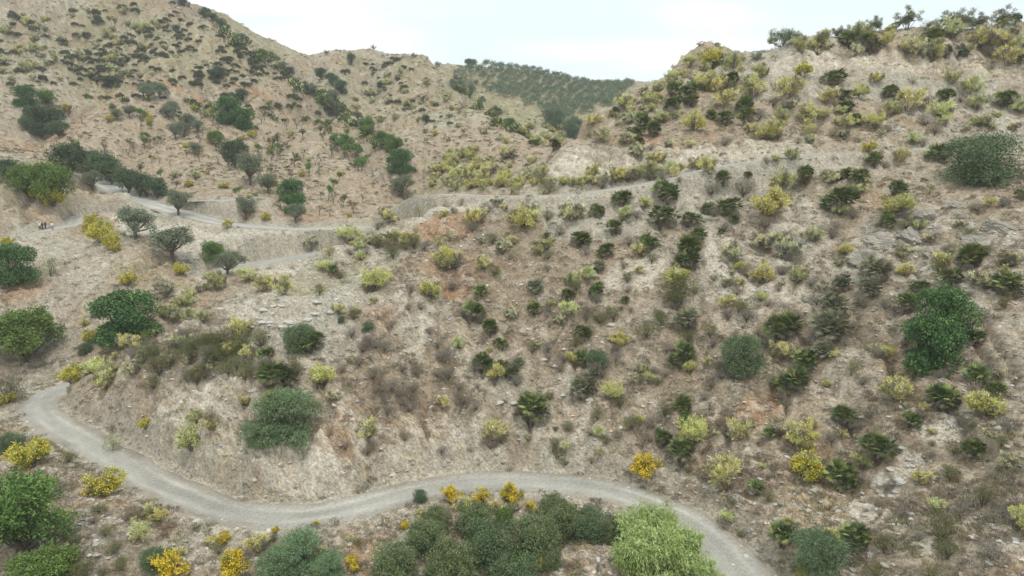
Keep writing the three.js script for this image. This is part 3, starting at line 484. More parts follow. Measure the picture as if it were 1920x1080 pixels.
function crag(seed, flat) {   // a larger, fractured outcrop
  const g = new THREE.IcosahedronGeometry(0.5, 22), p = g.attributes.position, col = [], cell = [], R = rngOf(seed * 77);
  for (let i = 0; i < 16; i++) cell.push([...ball(R), 0.36 + 0.16 * R()]);
  for (let i = 0; i < p.count; i++) {
    const x = p.getX(i) * 2, y = p.getY(i) * 2, z = p.getZ(i) * 2; let r = 0.6;
    for (const c of cell) { const d = x * c[0] + y * c[1] + z * c[2]; if (d > 0.12) r = Math.min(r, c[3] / d); }   // cut by fracture planes
    const n = noise3(x * 3 + 9, y * 5 + 5, z * 3 + 7, seed), fine = noise3(x * 9 + 3, y * 9, z * 9, seed + 5), finer = noise3(x * 24, y * 24, z * 24, seed + 6), crack = smooth(0.06, 0, Math.abs(noise3(x * 2.2, y * 2.2 + 4, z * 2.2, seed + 9) - 0.5));
    const k = r + 0.1 * (n - 0.5) + 0.07 * (fine - 0.5) + 0.04 * (finer - 0.5) - 0.05 * crack;
    p.setXYZ(i, x * k * 1.25, y * k * flat, z * k);
    const t = 0.8 + 0.4 * noise3(x * 6, y * 6, z * 6, seed + 8) + 0.2 * (finer - 0.5), w = smooth(0.5, 0.75, noise3(x * 2.5, y * 2.5, z * 2.5, seed + 11)); col.push(mix(0.3, 0.4, w) * t, mix(0.275, 0.35, w) * t, mix(0.23, 0.28, w) * t);
  }
  g.setAttribute('color', new THREE.Float32BufferAttribute(col, 3)); g.deleteAttribute('uv'); g.computeVertexNormals(); return g;
}

// ---------------------------------------------------------------- kinds: variants built once, then cloned
const three = f => [f(1), f(2), f(3)];
const KIND = {
  palm: { name: 'fan_palm', word: 'dark green fan palm', cat: 'palm', shapes: [...[1, 2, 3, 6, 7].map(s => palmShape(100 + s, { heads: s > 5 ? 3 : 2, fans: 56 + s * 3, dry: 6 + s * 2 })), palmShape(104, { heads: 1, fans: 46 }), palmShape(105, { heads: 4, fans: 84 })] },
  palmGrey: { name: 'fan_palm', word: 'dusty grey-green fan palm', cat: 'palm', shapes: three(s => palmShape(110 + s, { heads: 4, col: C.palmGrey, tip: C.dead, dry: 16 })) },
  broom: { name: 'broom_shrub', word: 'pale yellow-green broom shrub', cat: 'shrub', shapes: [1, 2, 3, 4, 5, 6, 7, 8].map(s => broomShape(200 + s, { stems: s > 6 ? 9 : undefined })) },
  pale: { name: 'pale_broom_shrub', word: 'washed-out pale broom shrub', cat: 'shrub', shapes: [1, 2, 3, 4, 5].map(s => broomShape(210 + s, { dead: 0.3, col: C.broomPale, tip: C.broomGrey })) },
  sparse: { name: 'thin_broom_shrub', word: 'thin grey-green broom shrub', cat: 'shrub', shapes: three(s => broomShape(220 + s, { col: C.broomGrey, tip: C.greyGreen, stems: 10, tall: 0.95 })) },
  lemon: { name: 'flowering_broom', word: 'lemon-flowered broom shrub', cat: 'shrub', shapes: [1, 2, 3, 4, 5].map(s => broomShape(230 + s, { bloom: 0.34, flower: C.lemon })) },
  yellow: { name: 'flowering_broom', word: 'bright yellow flowering broom', cat: 'shrub', shapes: three(s => broomShape(240 + s, { bloom: 0.6, col: [0.3, 0.33, 0.09], tip: C.broom, flower: C.yellow })) },
  gold: { name: 'flowering_broom', word: 'golden-flowered broom', cat: 'shrub', shapes: three(s => broomShape(250 + s, { bloom: 0.7, col: [0.34, 0.33, 0.08], tip: C.lemon, stems: 10, flower: C.gold })) },
  ballKind: { name: 'cushion_shrub', word: 'round green cushion shrub', cat: 'shrub', shapes: three(s => leafyShape(260 + s, { col: [0.19, 0.21, 0.07], tip: C.broom, lobes: 5, lobe: 0.36, tall: 0.85, foot: 0.05, leaves: 1500, size: 0.06, narrow: 0.25 })) },
  dull: { name: 'olive_green_shrub', word: 'dull olive-green bush', cat: 'shrub', shapes: [1, 2, 3, 4, 5].map(s => leafyShape(270 + s, { col: C.dull, tip: [0.2, 0.19, 0.08], lobes: 9, lobe: 0.22, tall: 0.7, foot: 0.03, leaves: 2000, size: 0.06, narrow: 0.2 })) },
  dry: { name: 'dry_shrub', word: 'grey-brown dried-out bush', cat: 'shrub', shapes: [1, 2, 3, 4, 5].map(s => leafyShape(280 + s, { col: [0.255, 0.21, 0.155], tip: [0.34, 0.295, 0.225], lobes: 8, lobe: 0.22, tall: 0.62, foot: 0.02, leaves: 1500, size: 0.075, narrow: 0.14 })) },
  greyBush: { name: 'grey_green_bush', word: 'grey-green feathery bush', cat: 'bush', shapes: three(s => leafyShape(290 + s, { col: [0.125, 0.178, 0.082], tip: [0.18, 0.235, 0.12], lobes: 20, lobe: 0.21, tall: 0.74, foot: 0.0, low: true, leaves: 16000, size: 0.044, narrow: 0.28 })) },
  carob: { name: 'carob_tree', word: 'dense dark green carob tree', cat: 'tree', shapes: three(s => leafyShape(300 + s, { col: C.carob, tip: C.carobLight, lobes: 20, lobe: 0.2, tall: 0.88, foot: 0.0, low: true, leaves: 15000, size: 0.036, narrow: 0.62 })) },
  leafyTree: { name: 'leafy_tree', word: 'bright green leafy tree', cat: 'tree', shapes: three(s => leafyShape(310 + s, { col: C.bright, tip: [0.19, 0.3, 0.085], lobes: 17, lobe: 0.18, tall: 0.9, foot: 0.02, leaves: 13000, size: 0.038, narrow: 0.45 })) },
  oliveTree: { name: 'olive_tree', word: 'grey-green olive tree', cat: 'tree', shapes: three(s => leafyShape(320 + s, { col: C.olive, tip: C.oliveLight, lobes: 15, lobe: 0.15, tall: 0.92, foot: 0.2, leaves: 4800, size: 0.05, narrow: 0.38, trunk: 0.04 })) },
  oak: { name: 'evergreen_tree', word: 'dark evergreen tree', cat: 'tree', shapes: three(s => leafyShape(330 + s, { col: [0.085, 0.125, 0.058], tip: [0.13, 0.18, 0.08], lobes: 12, lobe: 0.21, tall: 0.85, foot: 0.05, leaves: 5000, size: 0.048, narrow: 0.5 })) },
  oleander: { name: 'oleander_bush', word: 'dark oleander bush', cat: 'bush', shapes: three(s => leafyShape(340 + s, { col: C.oleander, tip: [0.17, 0.22, 0.1], lobes: 17, lobe: 0.18, tall: 0.64, foot: 0.0, low: true, leaves: 13000, size: 0.038, narrow: 0.4, flower: 0.02 })) },
  oleanderPink: { name: 'oleander_bush', word: 'oleander bush dotted with pink flowers', cat: 'bush', shapes: three(s => leafyShape(350 + s, { col: [0.13, 0.14, 0.085], tip: C.oleander, lobes: 9, lobe: 0.24, tall: 0.75, foot: 0.02, leaves: 2600, size: 0.05, narrow: 0.26, flower: 0.3 })) },
  feather: { name: 'tamarisk_bush', word: 'soft blue-green feathery bush', cat: 'bush', shapes: three(s => leafyShape(360 + s, { col: [0.16, 0.24, 0.12], tip: [0.24, 0.34, 0.17], lobes: 18, lobe: 0.19, tall: 0.92, foot: 0.0, low: true, leaves: 14000, size: 0.044, narrow: 0.28 })) },
  almond: { name: 'almond_tree', word: 'small bare almond tree', cat: 'tree', shapes: three(s => almondShape(370 + s, 0)) },
  almondLeafy: { name: 'almond_tree', word: 'sparse-leaved almond tree', cat: 'tree', shapes: [almondShape(374, 3), almondShape(375, 5), almondShape(376, 4)] },
  almondGreen: { name: 'almond_tree', word: 'small leafy green almond tree', cat: 'tree', shapes: [almondShape(377, 7), almondShape(378, 9), almondShape(379, 6)] },
  reed: { name: 'giant_reed', word: 'tall clump of bright green giant reed', cat: 'reed', shapes: [reedShape(380)] },
  stone: { name: 'pale_stone', word: 'pale angular stone', cat: 'stone', stoneShapes: [1, 2, 3] },
  scrub: { name: 'low_scrub_bush', word: 'low dark scrub bush', cat: 'bush', shapes: three(s => ({ crown: [tuftShape(390 + s, 240, C.dark, { tip: C.dull, flat: 0.5, wid: 0.1, len: 0.2 }), leafMat] })) },
  scrubGreen: { name: 'low_scrub_bush', word: 'low green scrub bush', cat: 'bush', shapes: three(s => ({ crown: [tuftShape(395 + s, 240, [0.1, 0.14, 0.05], { tip: C.broom, flat: 0.62, wid: 0.1, len: 0.2 }), leafMat] })) },
};
for (const k of Object.values(KIND)) k.protos = k.stoneShapes ? k.stoneShapes.map(i => mesh('stone', stoneShape(900 + i, 0.5), standard({ color: rgb(0.5, 0.47, 0.42) }))) : k.shapes.map(parts => { const g = new THREE.Group(), names = Object.keys(parts); if (names.length === 1) return mesh(names[0], ...parts[names[0]]); for (const n of names) mesh(n, ...parts[n], g); return g; });

// every plant: where it roots, how wide it is, which kind
const PLANTS = [], taken = {};
const numbered = n => { taken[n] = (taken[n] ?? -1) + 1; return taken[n] ? n + '_' + String(taken[n]).padStart(3, '0') : n; };
const GROW = { oliveTree: 1.0, feather: 1.0, oleander: 1.02, palm: 1.2, palmGrey: 1.2, broom: 1.2, pale: 1.2, lemon: 1.25, yellow: 1.3, gold: 1.3, sparse: 1.2, scrub: 0.95, scrubGreen: 1, dry: 1.2, dull: 1.2, reed: 1.0 };
let plantSeed = rngOf(77);
function plant(kind, u, v, wide, extra = {}) {
  const g = extra.at ?? ground(u, v + wide * (extra.drop ?? 0.36)); if (!g) return;
  PLANTS.push({ kind, u, v, Z: g.Z, g, size: extra.size ?? wide * (GROW[kind] ?? 1.12) * g.Z / F / CP, stretch: extra.stretch ?? 0.9 + 0.25 * plantSeed(), turn: plantSeed() * 6.28, pick: Math.floor(plantSeed() * 997), ...extra });
}
const many = (kind, list) => { for (const [u, v, w, extra] of list) plant(kind, u, v, w, extra); };

// ---------------------------------------------------------------- the plants one by one, as surveyed
many('palm', [[1564, 147, 40], [1586, 77, 32], [1631, 85, 36], [1750, 74, 44], [1775, 96, 26], [1806, 99, 18], [1584, 178, 28], [1582, 202, 32], [1602, 222, 28], [1670, 174, 36], [1772, 184, 34], [1886, 188, 38], [1907, 112, 26], [1677, 41, 16], [1875, 36, 22], [1905, 36, 20],
  [1260, 170, 30], [1290, 172, 35], [1369, 152, 30], [1260, 197, 30], [1297, 190, 30], [1395, 197, 34], [1400, 220, 30], [1357, 222, 34], [1332, 215, 20], [1205, 230, 36], [1195, 246, 26], [1225, 243, 34], [1197, 267, 22], [1152, 210, 18],
  [1353, 333, 34], [1403, 328, 15], [1510, 325, 38], [1585, 323, 26], [1608, 333, 32], [1637, 302, 34], [1760, 280, 55], [1683, 358, 34], [1367, 387, 44], [1328, 389, 34], [1573, 377, 60], [1297, 410, 36], [1310, 435, 40], [1353, 431, 18], [1377, 411, 18], [1290, 468, 54], [1288, 492, 46], [1663, 412, 40], [1820, 480, 58], [1780, 520, 45], [1723, 537, 34], [1887, 533, 55], [1913, 364, 20],
  [1122, 396, 26], [1165, 372, 38], [1251, 360, 46], [1245, 405, 52], [1150, 428, 32], [1090, 449, 40], [1137, 472, 34], [1217, 454, 34], [1026, 442, 14],
  [902, 543, 36], [890, 580, 44], [918, 612, 38], [938, 643, 28], [907, 680, 40], [943, 682, 26], [957, 698, 32], [973, 675, 28], [1003, 580, 28], [1118, 545, 30], [1067, 553, 26], [1172, 563, 18], [1093, 623, 32], [1150, 632, 20], [1090, 665, 42], [1000, 767, 64], [1280, 762, 44], [1283, 653, 40], [1273, 673, 38], [1280, 842, 66], [1243, 817, 36],
  [1700, 572, 46], [1467, 613, 70], [1510, 673, 45], [1487, 712, 58], [1830, 693, 58], [1773, 750, 62], [1580, 780, 46], [1710, 783, 36], [1867, 733, 42], [1443, 807, 40], [1647, 837, 70], [1827, 840, 50], [1830, 630, 36], [1575, 895, 64], [1417, 910, 36], [1470, 997, 54], [1602, 1003, 58],
  [625, 503, 28], [520, 706, 74], [500, 662, 32], [515, 745, 58], [590, 641, 48], [1040, 272, 22]]);
many('palmGrey', [[1003, 535, 34], [1121, 498, 28], [1093, 723, 54], [1287, 598, 48], [1640, 507, 52], [1577, 530, 36], [1633, 541, 42], [1563, 573, 56], [1557, 610, 72], [1547, 656, 38]]);
many('broom', [[1260, 142, 28], [1282, 138, 24], [1315, 155, 40], [1342, 160, 36], [1355, 185, 46], [1410, 165, 50], [1170, 192, 35], [1222, 192, 28], [1237, 220, 26], [1110, 225, 32], [1295, 115, 32], [1375, 115, 34], [1427, 135, 30], [1407, 240, 26], [1230, 165, 20],
  [1502, 88, 34], [1540, 75, 34], [1610, 60, 36], [1665, 60, 28], [1705, 85, 44], [1747, 98, 48], [1785, 57, 42], [1840, 75, 48], [1875, 78, 36], [1887, 105, 50], [1912, 85, 32], [1477, 162, 60], [1555, 180, 38], [1612, 175, 32], [1702, 188, 56], [1817, 162, 38], [1765, 208, 52], [1672, 205, 34], [1832, 193, 34], [1515, 215, 42], [1517, 242, 32], [1465, 222, 32], [1590, 230, 30], [1915, 200, 34], [1785, 147, 30], [1640, 146, 26], [1712, 262, 26],
  [890, 407, 40], [947, 389, 18], [832, 400, 18], [840, 490, 46], [905, 495, 30], [960, 450, 24], [1025, 460, 26], [1210, 380, 28], [1172, 397, 28], [1200, 470, 32], [1197, 505, 20], [1070, 522, 30], [1100, 512, 34], [1112, 322, 30], [1162, 325, 36], [1260, 322, 30], [1065, 578, 40], [1033, 565, 22],
  [607, 497, 34], [677, 480, 22], [730, 407, 32], [650, 437, 50], [767, 447, 32], [497, 530, 42], [463, 513, 42], [533, 537, 42], [408, 530, 40], [447, 610, 54], [382, 593, 30], [343, 587, 42], [637, 580, 26], [668, 580, 22], [860, 643, 28],
  [245, 642, 40], [282, 622, 28], [185, 687, 60], [197, 712, 46], [430, 652, 34], [465, 662, 38], [457, 750, 26], [370, 780, 34], [690, 803, 54], [830, 755, 30], [360, 822, 62], [397, 797, 32], [280, 955, 34], [263, 1000, 42], [397, 1013, 36], [480, 1017, 44], [655, 1008, 20],
  [1363, 883, 82], [1363, 967, 38], [1380, 800, 58], [1500, 813, 60], [927, 803, 60], [1123, 847, 18], [1498, 518, 34], [1363, 563, 38], [1328, 677, 22], [1467, 657, 46], [1680, 727, 62], [1467, 337, 46], [1577, 390, 36], [1717, 420, 36], [1527, 440, 38], [1760, 483, 46], [1453, 295, 20], [1483, 290, 28], [1330, 313, 36], [1690, 290, 34], [1610, 353, 30], [1727, 893, 36], [1617, 863, 42], [1753, 943, 36], [1200, 690, 24], [1215, 704, 30], [700, 560, 18], [990, 820, 20], [1120, 808, 26], [1010, 470, 24], [1450, 445, 30]]);
many('pale', [[1172, 257, 34], [1130, 255, 32], [1072, 397, 46], [942, 465, 30], [1557, 328, 42], [1373, 473, 44], [1477, 473, 46], [1433, 452, 44], [1843, 523, 46], [585, 460, 30], [625, 740, 28], [930, 380, 24], [1000, 390, 26], [660, 672, 24], [1897, 487, 36], [1893, 867, 40], [1640, 655, 30], [1360, 930, 22], [985, 755, 24], [960, 950, 34], [1050, 600, 24], [960, 590, 24]]);
many('lemon', [[702, 527, 52], [807, 543, 40], [837, 480, 44], [980, 410, 50], [1265, 517, 42], [1302, 230, 42], [1435, 250, 38], [1657, 78, 26], [1443, 383, 60], [1683, 385, 52], [1427, 517, 42], [1583, 467, 28], [1387, 500, 28], [1693, 507, 30], [1300, 810, 60], [1843, 757, 64], [602, 700, 56], [1510, 825, 44], [1290, 688, 26], [1150, 733, 38], [1160, 635, 32], [1070, 670, 24], [1200, 786, 22], [1660, 657, 32], [1550, 720, 18], [1640, 225, 34], [1452, 242, 38], [930, 700, 34], [160, 605, 18], [1563, 1005, 50], [1427, 557, 20], [300, 967, 30]]);
many('yellow', [[1332, 116, 42], [1506, 135, 28], [60, 850, 64], [197, 905, 66], [273, 795, 27], [135, 705, 36], [172, 632, 30], [15, 747, 28], [1510, 880, 62], [340, 507, 24], [428, 421, 17], [500, 407, 17], [1853, 533, 15], [1507, 1073, 28], [190, 440, 40], [170, 425, 26], [205, 455, 34], [240, 527, 28], [170, 412, 24], [100, 375, 34], [75, 365, 26], [215, 465, 22], [1630, 277, 24], [655, 405, 10], [15, 455, 20]]);
many('gold', [[320, 1055, 66], [433, 1058, 64], [422, 1008, 30], [518, 993, 17], [593, 982, 13], [847, 925, 40], [957, 928, 46], [995, 953, 26], [662, 1057, 32], [1208, 873, 58]]);
many('ballKind', [[822, 455, 21], [844, 445, 21], [960, 412, 19], [1360, 129, 17], [1375, 168, 21], [787, 398, 20], [1743, 358, 19], [1793, 437, 16], [1890, 49, 20], [1712, 152, 15], [865, 380, 16], [1597, 693, 31], [617, 472, 22], [97, 505, 34], [213, 832, 34], [1250, 942, 20], [1075, 345, 20], [905, 352, 22], [960, 356, 24], [1020, 358, 22]]);
many('dull', [[1247, 770, 36], [1213, 620, 38], [1270, 545, 74], [1120, 775, 30], [1183, 793, 36], [1162, 757, 30], [490, 637, 48], [320, 675, 44], [1850, 228, 28], [1883, 570, 28], [1447, 720, 34], [1780, 890, 36], [1843, 933, 46], [1760, 990, 74], [1777, 1027, 52], [1657, 1020, 44], [1710, 1030, 32], [1643, 1067, 42], [1743, 1070, 50], [1877, 830, 28], [123, 1000, 46], [160, 1065, 46], [230, 1057, 30], [130, 857, 30], [400, 665, 48], [360, 660, 44], [300, 690, 40], [1240, 600, 30], [1290, 630, 44], [1150, 590, 36], [1330, 620, 34], [1780, 470, 30], [1080, 640, 28], [1125, 595, 36], [1265, 560, 40], [1710, 700, 34], [470, 690, 36], [430, 690, 36], [1040, 830, 22], [1065, 800, 26], [1390, 1000, 24], [1440, 930, 30], [850, 395, 16], [600, 545, 24]]);
many('dry', [[1333, 353, 36], [1395, 353, 42], [1560, 427, 40], [1740, 54, 28], [1450, 190, 22], [1857, 1030, 54], [1400, 590, 36], [1380, 545, 30], [1365, 590, 26], [420, 690, 26], [385, 700, 30], [700, 700, 34], [735, 720, 40], [770, 740, 44], [720, 650, 28], [780, 690, 24], [640, 690, 26], [690, 840, 36], [920, 830, 40], [760, 820, 22], [280, 645, 34], [250, 660, 30], [1120, 690, 40], [1155, 655, 28], [1250, 650, 34], [1430, 640, 30], [1350, 790, 30], [1320, 740, 30], [1700, 640, 26], [1660, 570, 30], [1610, 560, 36], [1530, 560, 30], [1220, 820, 30], [1310, 780, 34], [1890, 800, 34], [1800, 790, 30], [1840, 590, 30], [1760, 700, 30], [1690, 960, 30], [1800, 960, 36], [1880, 960, 34], [1585, 640, 24], [890, 760, 30], [820, 700, 24], [1050, 690, 22], [1180, 450, 30], [1100, 470, 24], [1050, 430, 30], [840, 700, 30], [860, 740, 26], [870, 590, 20], [560, 690, 26], [210, 800, 24], [250, 960, 40], [1480, 480, 26], [1560, 440, 24], [1620, 480, 30], [1660, 720, 26], [1350, 700, 30], [1130, 700, 26], [1255, 215, 30], [1560, 250, 26], [1735, 225, 30], [1480, 200, 24]]);
many('greyBush', [[1836, 300, 118, { stretch: 0.95, pick: 1, label: 'very large grey-green rounded bush on the bare slope beside the upper track' }], [1393, 668, 78, { stretch: 1.15, label: 'round dark grey-green bush standing alone in the centre of the near slope' }], [566, 633, 62, { label: 'grey-green round bush touching a green fan palm on the spur top' }], [1540, 1025, 108, { stretch: 0.9, label: 'wide dark bush with a yellow broom growing through it above the lower track' }], [1118, 680, 44, { stretch: 1.3, label: 'slim upright grey-green bush beside a fan palm, mid slope' }], [290, 1045, 58, { label: 'grey-green leaning bush beside the brightest yellow broom below the lower track' }], [20, 830, 46, { label: 'grey-green bush at the photo edge behind a yellow broom' }], [160, 653, 28, { label: 'small dark round bush between two yellow brooms in the gully' }], [788, 930, 30, { label: 'small grey-green bush on the outer edge of the lower track' }], [1040, 225, 42, { label: 'broad dark grey-green bush below the far olive rows' }], [1077, 245, 42, { label: 'grey-green bush at the left end of the right-hand hill' }], [640, 600, 14, { label: 'small grey bush on the spur above the grey-green bush' }], [690, 612, 22, { label: 'small blackish bush on the stony spur top' }]]);
many('carob', [[1764, 602, 102, { stretch: 1.1, label: 'large dense carob tree on the right of the near slope, upper crown' }], [1744, 652, 104, { stretch: 1.1, label: 'large dense carob tree on the right of the near slope, lower crown' }], [240, 588, 120, { stretch: 0.82, label: 'wide dark green carob on the grey slope across the gully' }], [25, 503, 76, { label: 'dark green leafy tree at the photo edge below the walkers' }], [430, 214, 46, { label: 'left carob of the round green pair on the big left hill' }], [456, 226, 40, { label: 'right carob of the round green pair on the big left hill' }], [750, 306, 46, { label: 'dark green tree in the ravine, upper of two' }], [547, 362, 46, { label: 'dark green tree at the foot of the left hill, uppermost of three' }], [553, 384, 40, { label: 'dark green tree at the foot of the left hill, middle of three' }], [50, 184, 38, { label: 'dark round tree at the left edge of the big hill' }], [1283, 790, 26, { label: 'small dark leafy bush above a fan palm over the lower track' }]]);
many('leafyTree', [[45, 975, 170, { stretch: 1.0, label: 'big bright green leafy tree at the bottom left below the track' }], [85, 1062, 140, { stretch: 0.7, label: 'green feathery-leaved tree in the bottom left corner' }], [50, 637, 112, { stretch: 0.95, label: 'bright green almond-like tree in the gully at the left edge' }], [100, 358, 78, { label: 'bright green tree beside the bend of the walkers path' }], [55, 345, 70, { label: 'green tree on the knoll above the walkers' }], [90, 186, 30, { label: 'small bright green tree on the left hill beside a darker one' }], [400, 475, 44, { label: 'fresh green bush beside an olive tree on the gravel flat' }], [985, 1065, 46, { label: 'bright green shrub among oleanders at the bottom edge' }], [405, 262, 28, { label: 'small bright green tree among almonds on the left hill' }], [945, 975, 40, { label: 'yellowish green shrub in front of the oleander thicket' }]]);
many('oliveTree', [[255, 422, 72, { label: 'olive tree beside the valley track bend, leftmost of three large ones' }], [325, 457, 84, { stretch: 0.85, label: 'broad olive tree with several trunks, middle of three large ones' }], [428, 497, 58, { label: 'olive tree leaning over the gravel flat, rightmost of three large ones' }], [335, 386, 50, { label: 'olive tree standing on the edge of the valley track' }], [462, 396, 44, { label: 'olive tree in front of the grey embankment' }], [175, 343, 38, { label: 'small olive tree at the top of the valley track' }], [470, 325, 58, { label: 'pale olive tree below a dark evergreen on the left hill' }], [502, 346, 44, { label: 'olive tree lowest in the row on the left hill' }], [555, 404, 36, { label: 'olive tree at the toe of the left hill, lowest of three' }], [755, 352, 50, { label: 'grey-green olive tree in the ravine, lower of two' }], [220, 216, 26], [243, 212, 24], [316, 214, 28], [325, 205, 26], [330, 250, 30], [345, 246, 26], [355, 232, 30], [372, 240, 26], [365, 280, 28], [280, 178, 30], [300, 172, 34], [270, 172, 26]]);
many('oak', [[440, 296, 50, { label: 'dark evergreen above the olive row on the left hill' }], [95, 232, 56, { label: 'dark evergreen, largest of the cluster at the left edge' }], [65, 225, 40], [112, 246, 34], [78, 248, 34], [50, 235, 26], [130, 311, 62, { label: 'spreading dark tree with visible trunk above the valley track' }], [190, 318, 58], [165, 308, 50], [210, 330, 46], [240, 345, 46], [265, 352, 44], [295, 357, 42], [15, 320, 40], [880, 112, 17, { label: 'dark tree on the skyline of the far hill' }], [888, 114, 12], [658, 116, 16, { stretch: 1.4, label: 'dark upright tree near the top of the middle hill' }], [602, 142, 20], [622, 150, 24], [640, 168, 26], [800, 226, 16], [455, 180, 24], [410, 140, 28], [207, 156, 24], [345, 4, 22], [385, 28, 20], [400, 36, 18], [414, 46, 20], [425, 54, 16], [330, 55, 16]]);
many('oleander', [[740, 1040, 110], [800, 1000, 100], [850, 1050, 130], [920, 1010, 120], [890, 965, 90], [1000, 1000, 120], [1060, 965, 100], [1110, 975, 90], [1150, 990, 70], [960, 1060, 120], [1040, 945, 70], [820, 965, 70], [1030, 1040, 60]]);
many('gold', [[905, 935, 30], [1010, 1060, 26], [760, 985, 22]]); many('broom', [[870, 945, 40], [930, 950, 36], [790, 960, 26]]);
many('oleanderPink', [[110, 920, 40, { label: 'small pink-flowered oleander below the lower track' }], [20, 735, 56, { label: 'pink-flowered oleander at the photo edge beside the road bend' }]]);
many('feather', [[542, 775, 122, { stretch: 0.95, label: 'large soft green feathery bush above the pale rock face' }], [490, 805, 80, { stretch: 0.8, label: 'lower green lobe of bush left of the large feathery bush' }], [565, 1035, 105, { stretch: 1.05, label: 'blue-green feathery bush at the bottom edge, tallest of three' }], [515, 1062, 85, { label: 'blue-green feathery bush at the bottom edge, leftmost of three' }], [620, 1062, 70, { label: 'blue-green feathery bush at the bottom edge, rightmost of three' }], [1515, 1010, 40, { label: 'green feathery tuft on the wide dark bush' }]]);
many('reed', [[1190, 985, 90, { label: 'giant reed clump nearest the oleander thicket' }], [1225, 965, 80, { label: 'giant reed clump standing tallest against the lower track' }], [1225, 1020, 110, { label: 'giant reed clump in the middle of the bright green reeds' }], [1275, 1000, 80, { label: 'giant reed clump leaning toward the track, upper right of the reeds' }], [1180, 1040, 80, { label: 'giant reed clump beside the dry straw patch' }], [1290, 1050, 90, { label: 'giant reed clump lower right beside the track edge' }], [1240, 1075, 100, { label: 'giant reed clump at the bottom edge of the photo' }], [1325, 1078, 60, { label: 'small reed clump farthest along the track at the bottom' }]].map(p => [p[0], p[1], p[2], { stretch: 1.05, drop: 0.32, ...p[3] }]));
many('sparse', [[1465, 68, 46], [1575, 46, 30], [1640, 38, 34], [1700, 34, 42], [1797, 26, 50], [1842, 26, 32], [1880, 26, 36], [1820, 30, 30], [1760, 36, 26], [1590, 62, 24], [1490, 70, 30], [1420, 105, 22], [700, 90, 10], [230, 590, 30], [310, 545, 40], [775, 92, 12], [820, 120, 12], [612, 98, 10], [1345, 83, 10], [1310, 84, 8]].map(p => [p[0], p[1], p[2], { stretch: 0.9 }]));
{
  const R = rngOf(900), inside = (u, v, poly) => { let k = false; for (let i = 0, j = poly.length - 1; i < poly.length; j = i++) { const [a, b] = poly[i], [c, d] = poly[j]; if ((b > v) !== (d > v) && u < (c - a) * (v - b) / (d - b) + a) k = !k; } return k; };
  const scatter = (n, poly, f) => { let u0 = 1e9, u1 = -1e9, v0 = 1e9, v1 = -1e9; for (const [a, b] of poly) { u0 = Math.min(u0, a); u1 = Math.max(u1, a); v0 = Math.min(v0, b); v1 = Math.max(v1, b); } for (let i = 0, t = 0; i < n && t < n * 20; t++) { const u = mix(u0, u1, R()), v = mix(v0, v1, R()); if (inside(u, v, poly)) { i++; f(u, v); } } };
  // broom along the upper track and on the flat behind it
  for (let u = 860; u < 1330; u += 15 + R() * 9) plant(R() < 0.3 ? 'lemon' : R() < 0.25 ? 'pale' : 'broom', u, (u < 1080 ? 343 : 343 - (u - 1080) * 0.155) - R() * 4, 16 + R() * 12);
  scatter(62, [[800, 350], [790, 310], [860, 275], [960, 285], [1020, 300], [1030, 335], [1000, 350]], (u, v) => plant(R() < 0.2 ? 'pale' : R() < 0.3 ? 'lemon' : 'broom', u, v, 14 + R() * 16));
  scatter(34, [[620, 470], [690, 440], [790, 440], [740, 458], [640, 462]], (u, v) => plant(R() < 0.5 ? 'pale' : 'broom', u, v, 12 + R() * 12));
  scatter(46, [[700, 130], [760, 120], [900, 220], [1010, 262], [900, 270], [780, 260], [640, 200]], (u, v) => plant(R() < 0.5 ? 'broom' : 'pale', u, v, 7 + R() * 9));
  scatter(70, [[0, 30], [250, 10], [330, 60], [300, 150], [0, 150]], (u, v) => plant(R() < 0.6 ? 'broom' : 'pale', u, v, 8 + R() * 12));
  scatter(40, [[120, 190], [560, 190], [700, 330], [620, 400], [300, 340], [150, 300]], (u, v) => plant(R() < 0.4 ? 'yellow' : 'broom', u, v, 8 + R() * 10));
  scatter(30, [[1000, 235], [940, 230], [980, 262], [1040, 275], [1080, 230]], (u, v) => plant(R() < 0.5 ? 'lemon' : 'broom', u, v, 8 + R() * 9));
  scatter(60, [[1110, 220], [1330, 95], [1400, 110], [1380, 180], [1200, 240], [1090, 255]], (u, v) => plant(R() < 0.6 ? 'broom' : 'pale', u, v, 10 + R() * 14));
  scatter(24, [[1450, 96], [1600, 66], [1910, 46], [1910, 100], [1460, 100]], (u, v) => plant(R() < 0.3 ? 'dry' : R() < 0.5 ? 'pale' : 'broom', u, v, 14 + R() * 18));
  scatter(46, [[1150, 250], [1400, 200], [1910, 170], [1910, 250], [1500, 265], [1200, 300]], (u, v) => plant(R() < 0.4 ? 'dry' : R() < 0.5 ? 'pale' : 'broom', u, v, 14 + R() * 16));
  scatter(26, [[330, 560], [430, 520], [240, 640], [140, 700], [230, 690]], (u, v) => plant(R() < 0.4 ? 'dull' : 'broom', u, v, 14 + R() * 16));
  scatter(70, [[820, 420], [1250, 380], [1880, 350], [1900, 900], [1500, 920], [1000, 850], [850, 600]], (u, v) => plant(R() < 0.34 ? 'broom' : R() < 0.5 ? 'pale' : 'dull', u, v, 12 + R() * 14));
  // dried and dull plants crowd round the larger ones
  for (const p of PLANTS.slice()) if (['palm', 'broom', 'lemon', 'pale'].includes(p.kind) && p.Z < 112 && p.u > 300 && R() < 0.42) plant(R() < 0.62 ? 'dry' : 'dull', p.u + (R() - 0.5) * 46, p.v + 4 + R() * 14, 14 + R() * 20);
  scatter(110, [[820, 420], [1250, 380], [1880, 350], [1900, 1050], [1560, 1060], [1300, 900], [1000, 850], [650, 850], [600, 650]], (u, v) => plant('dry', u, v, 14 + R() * 18));
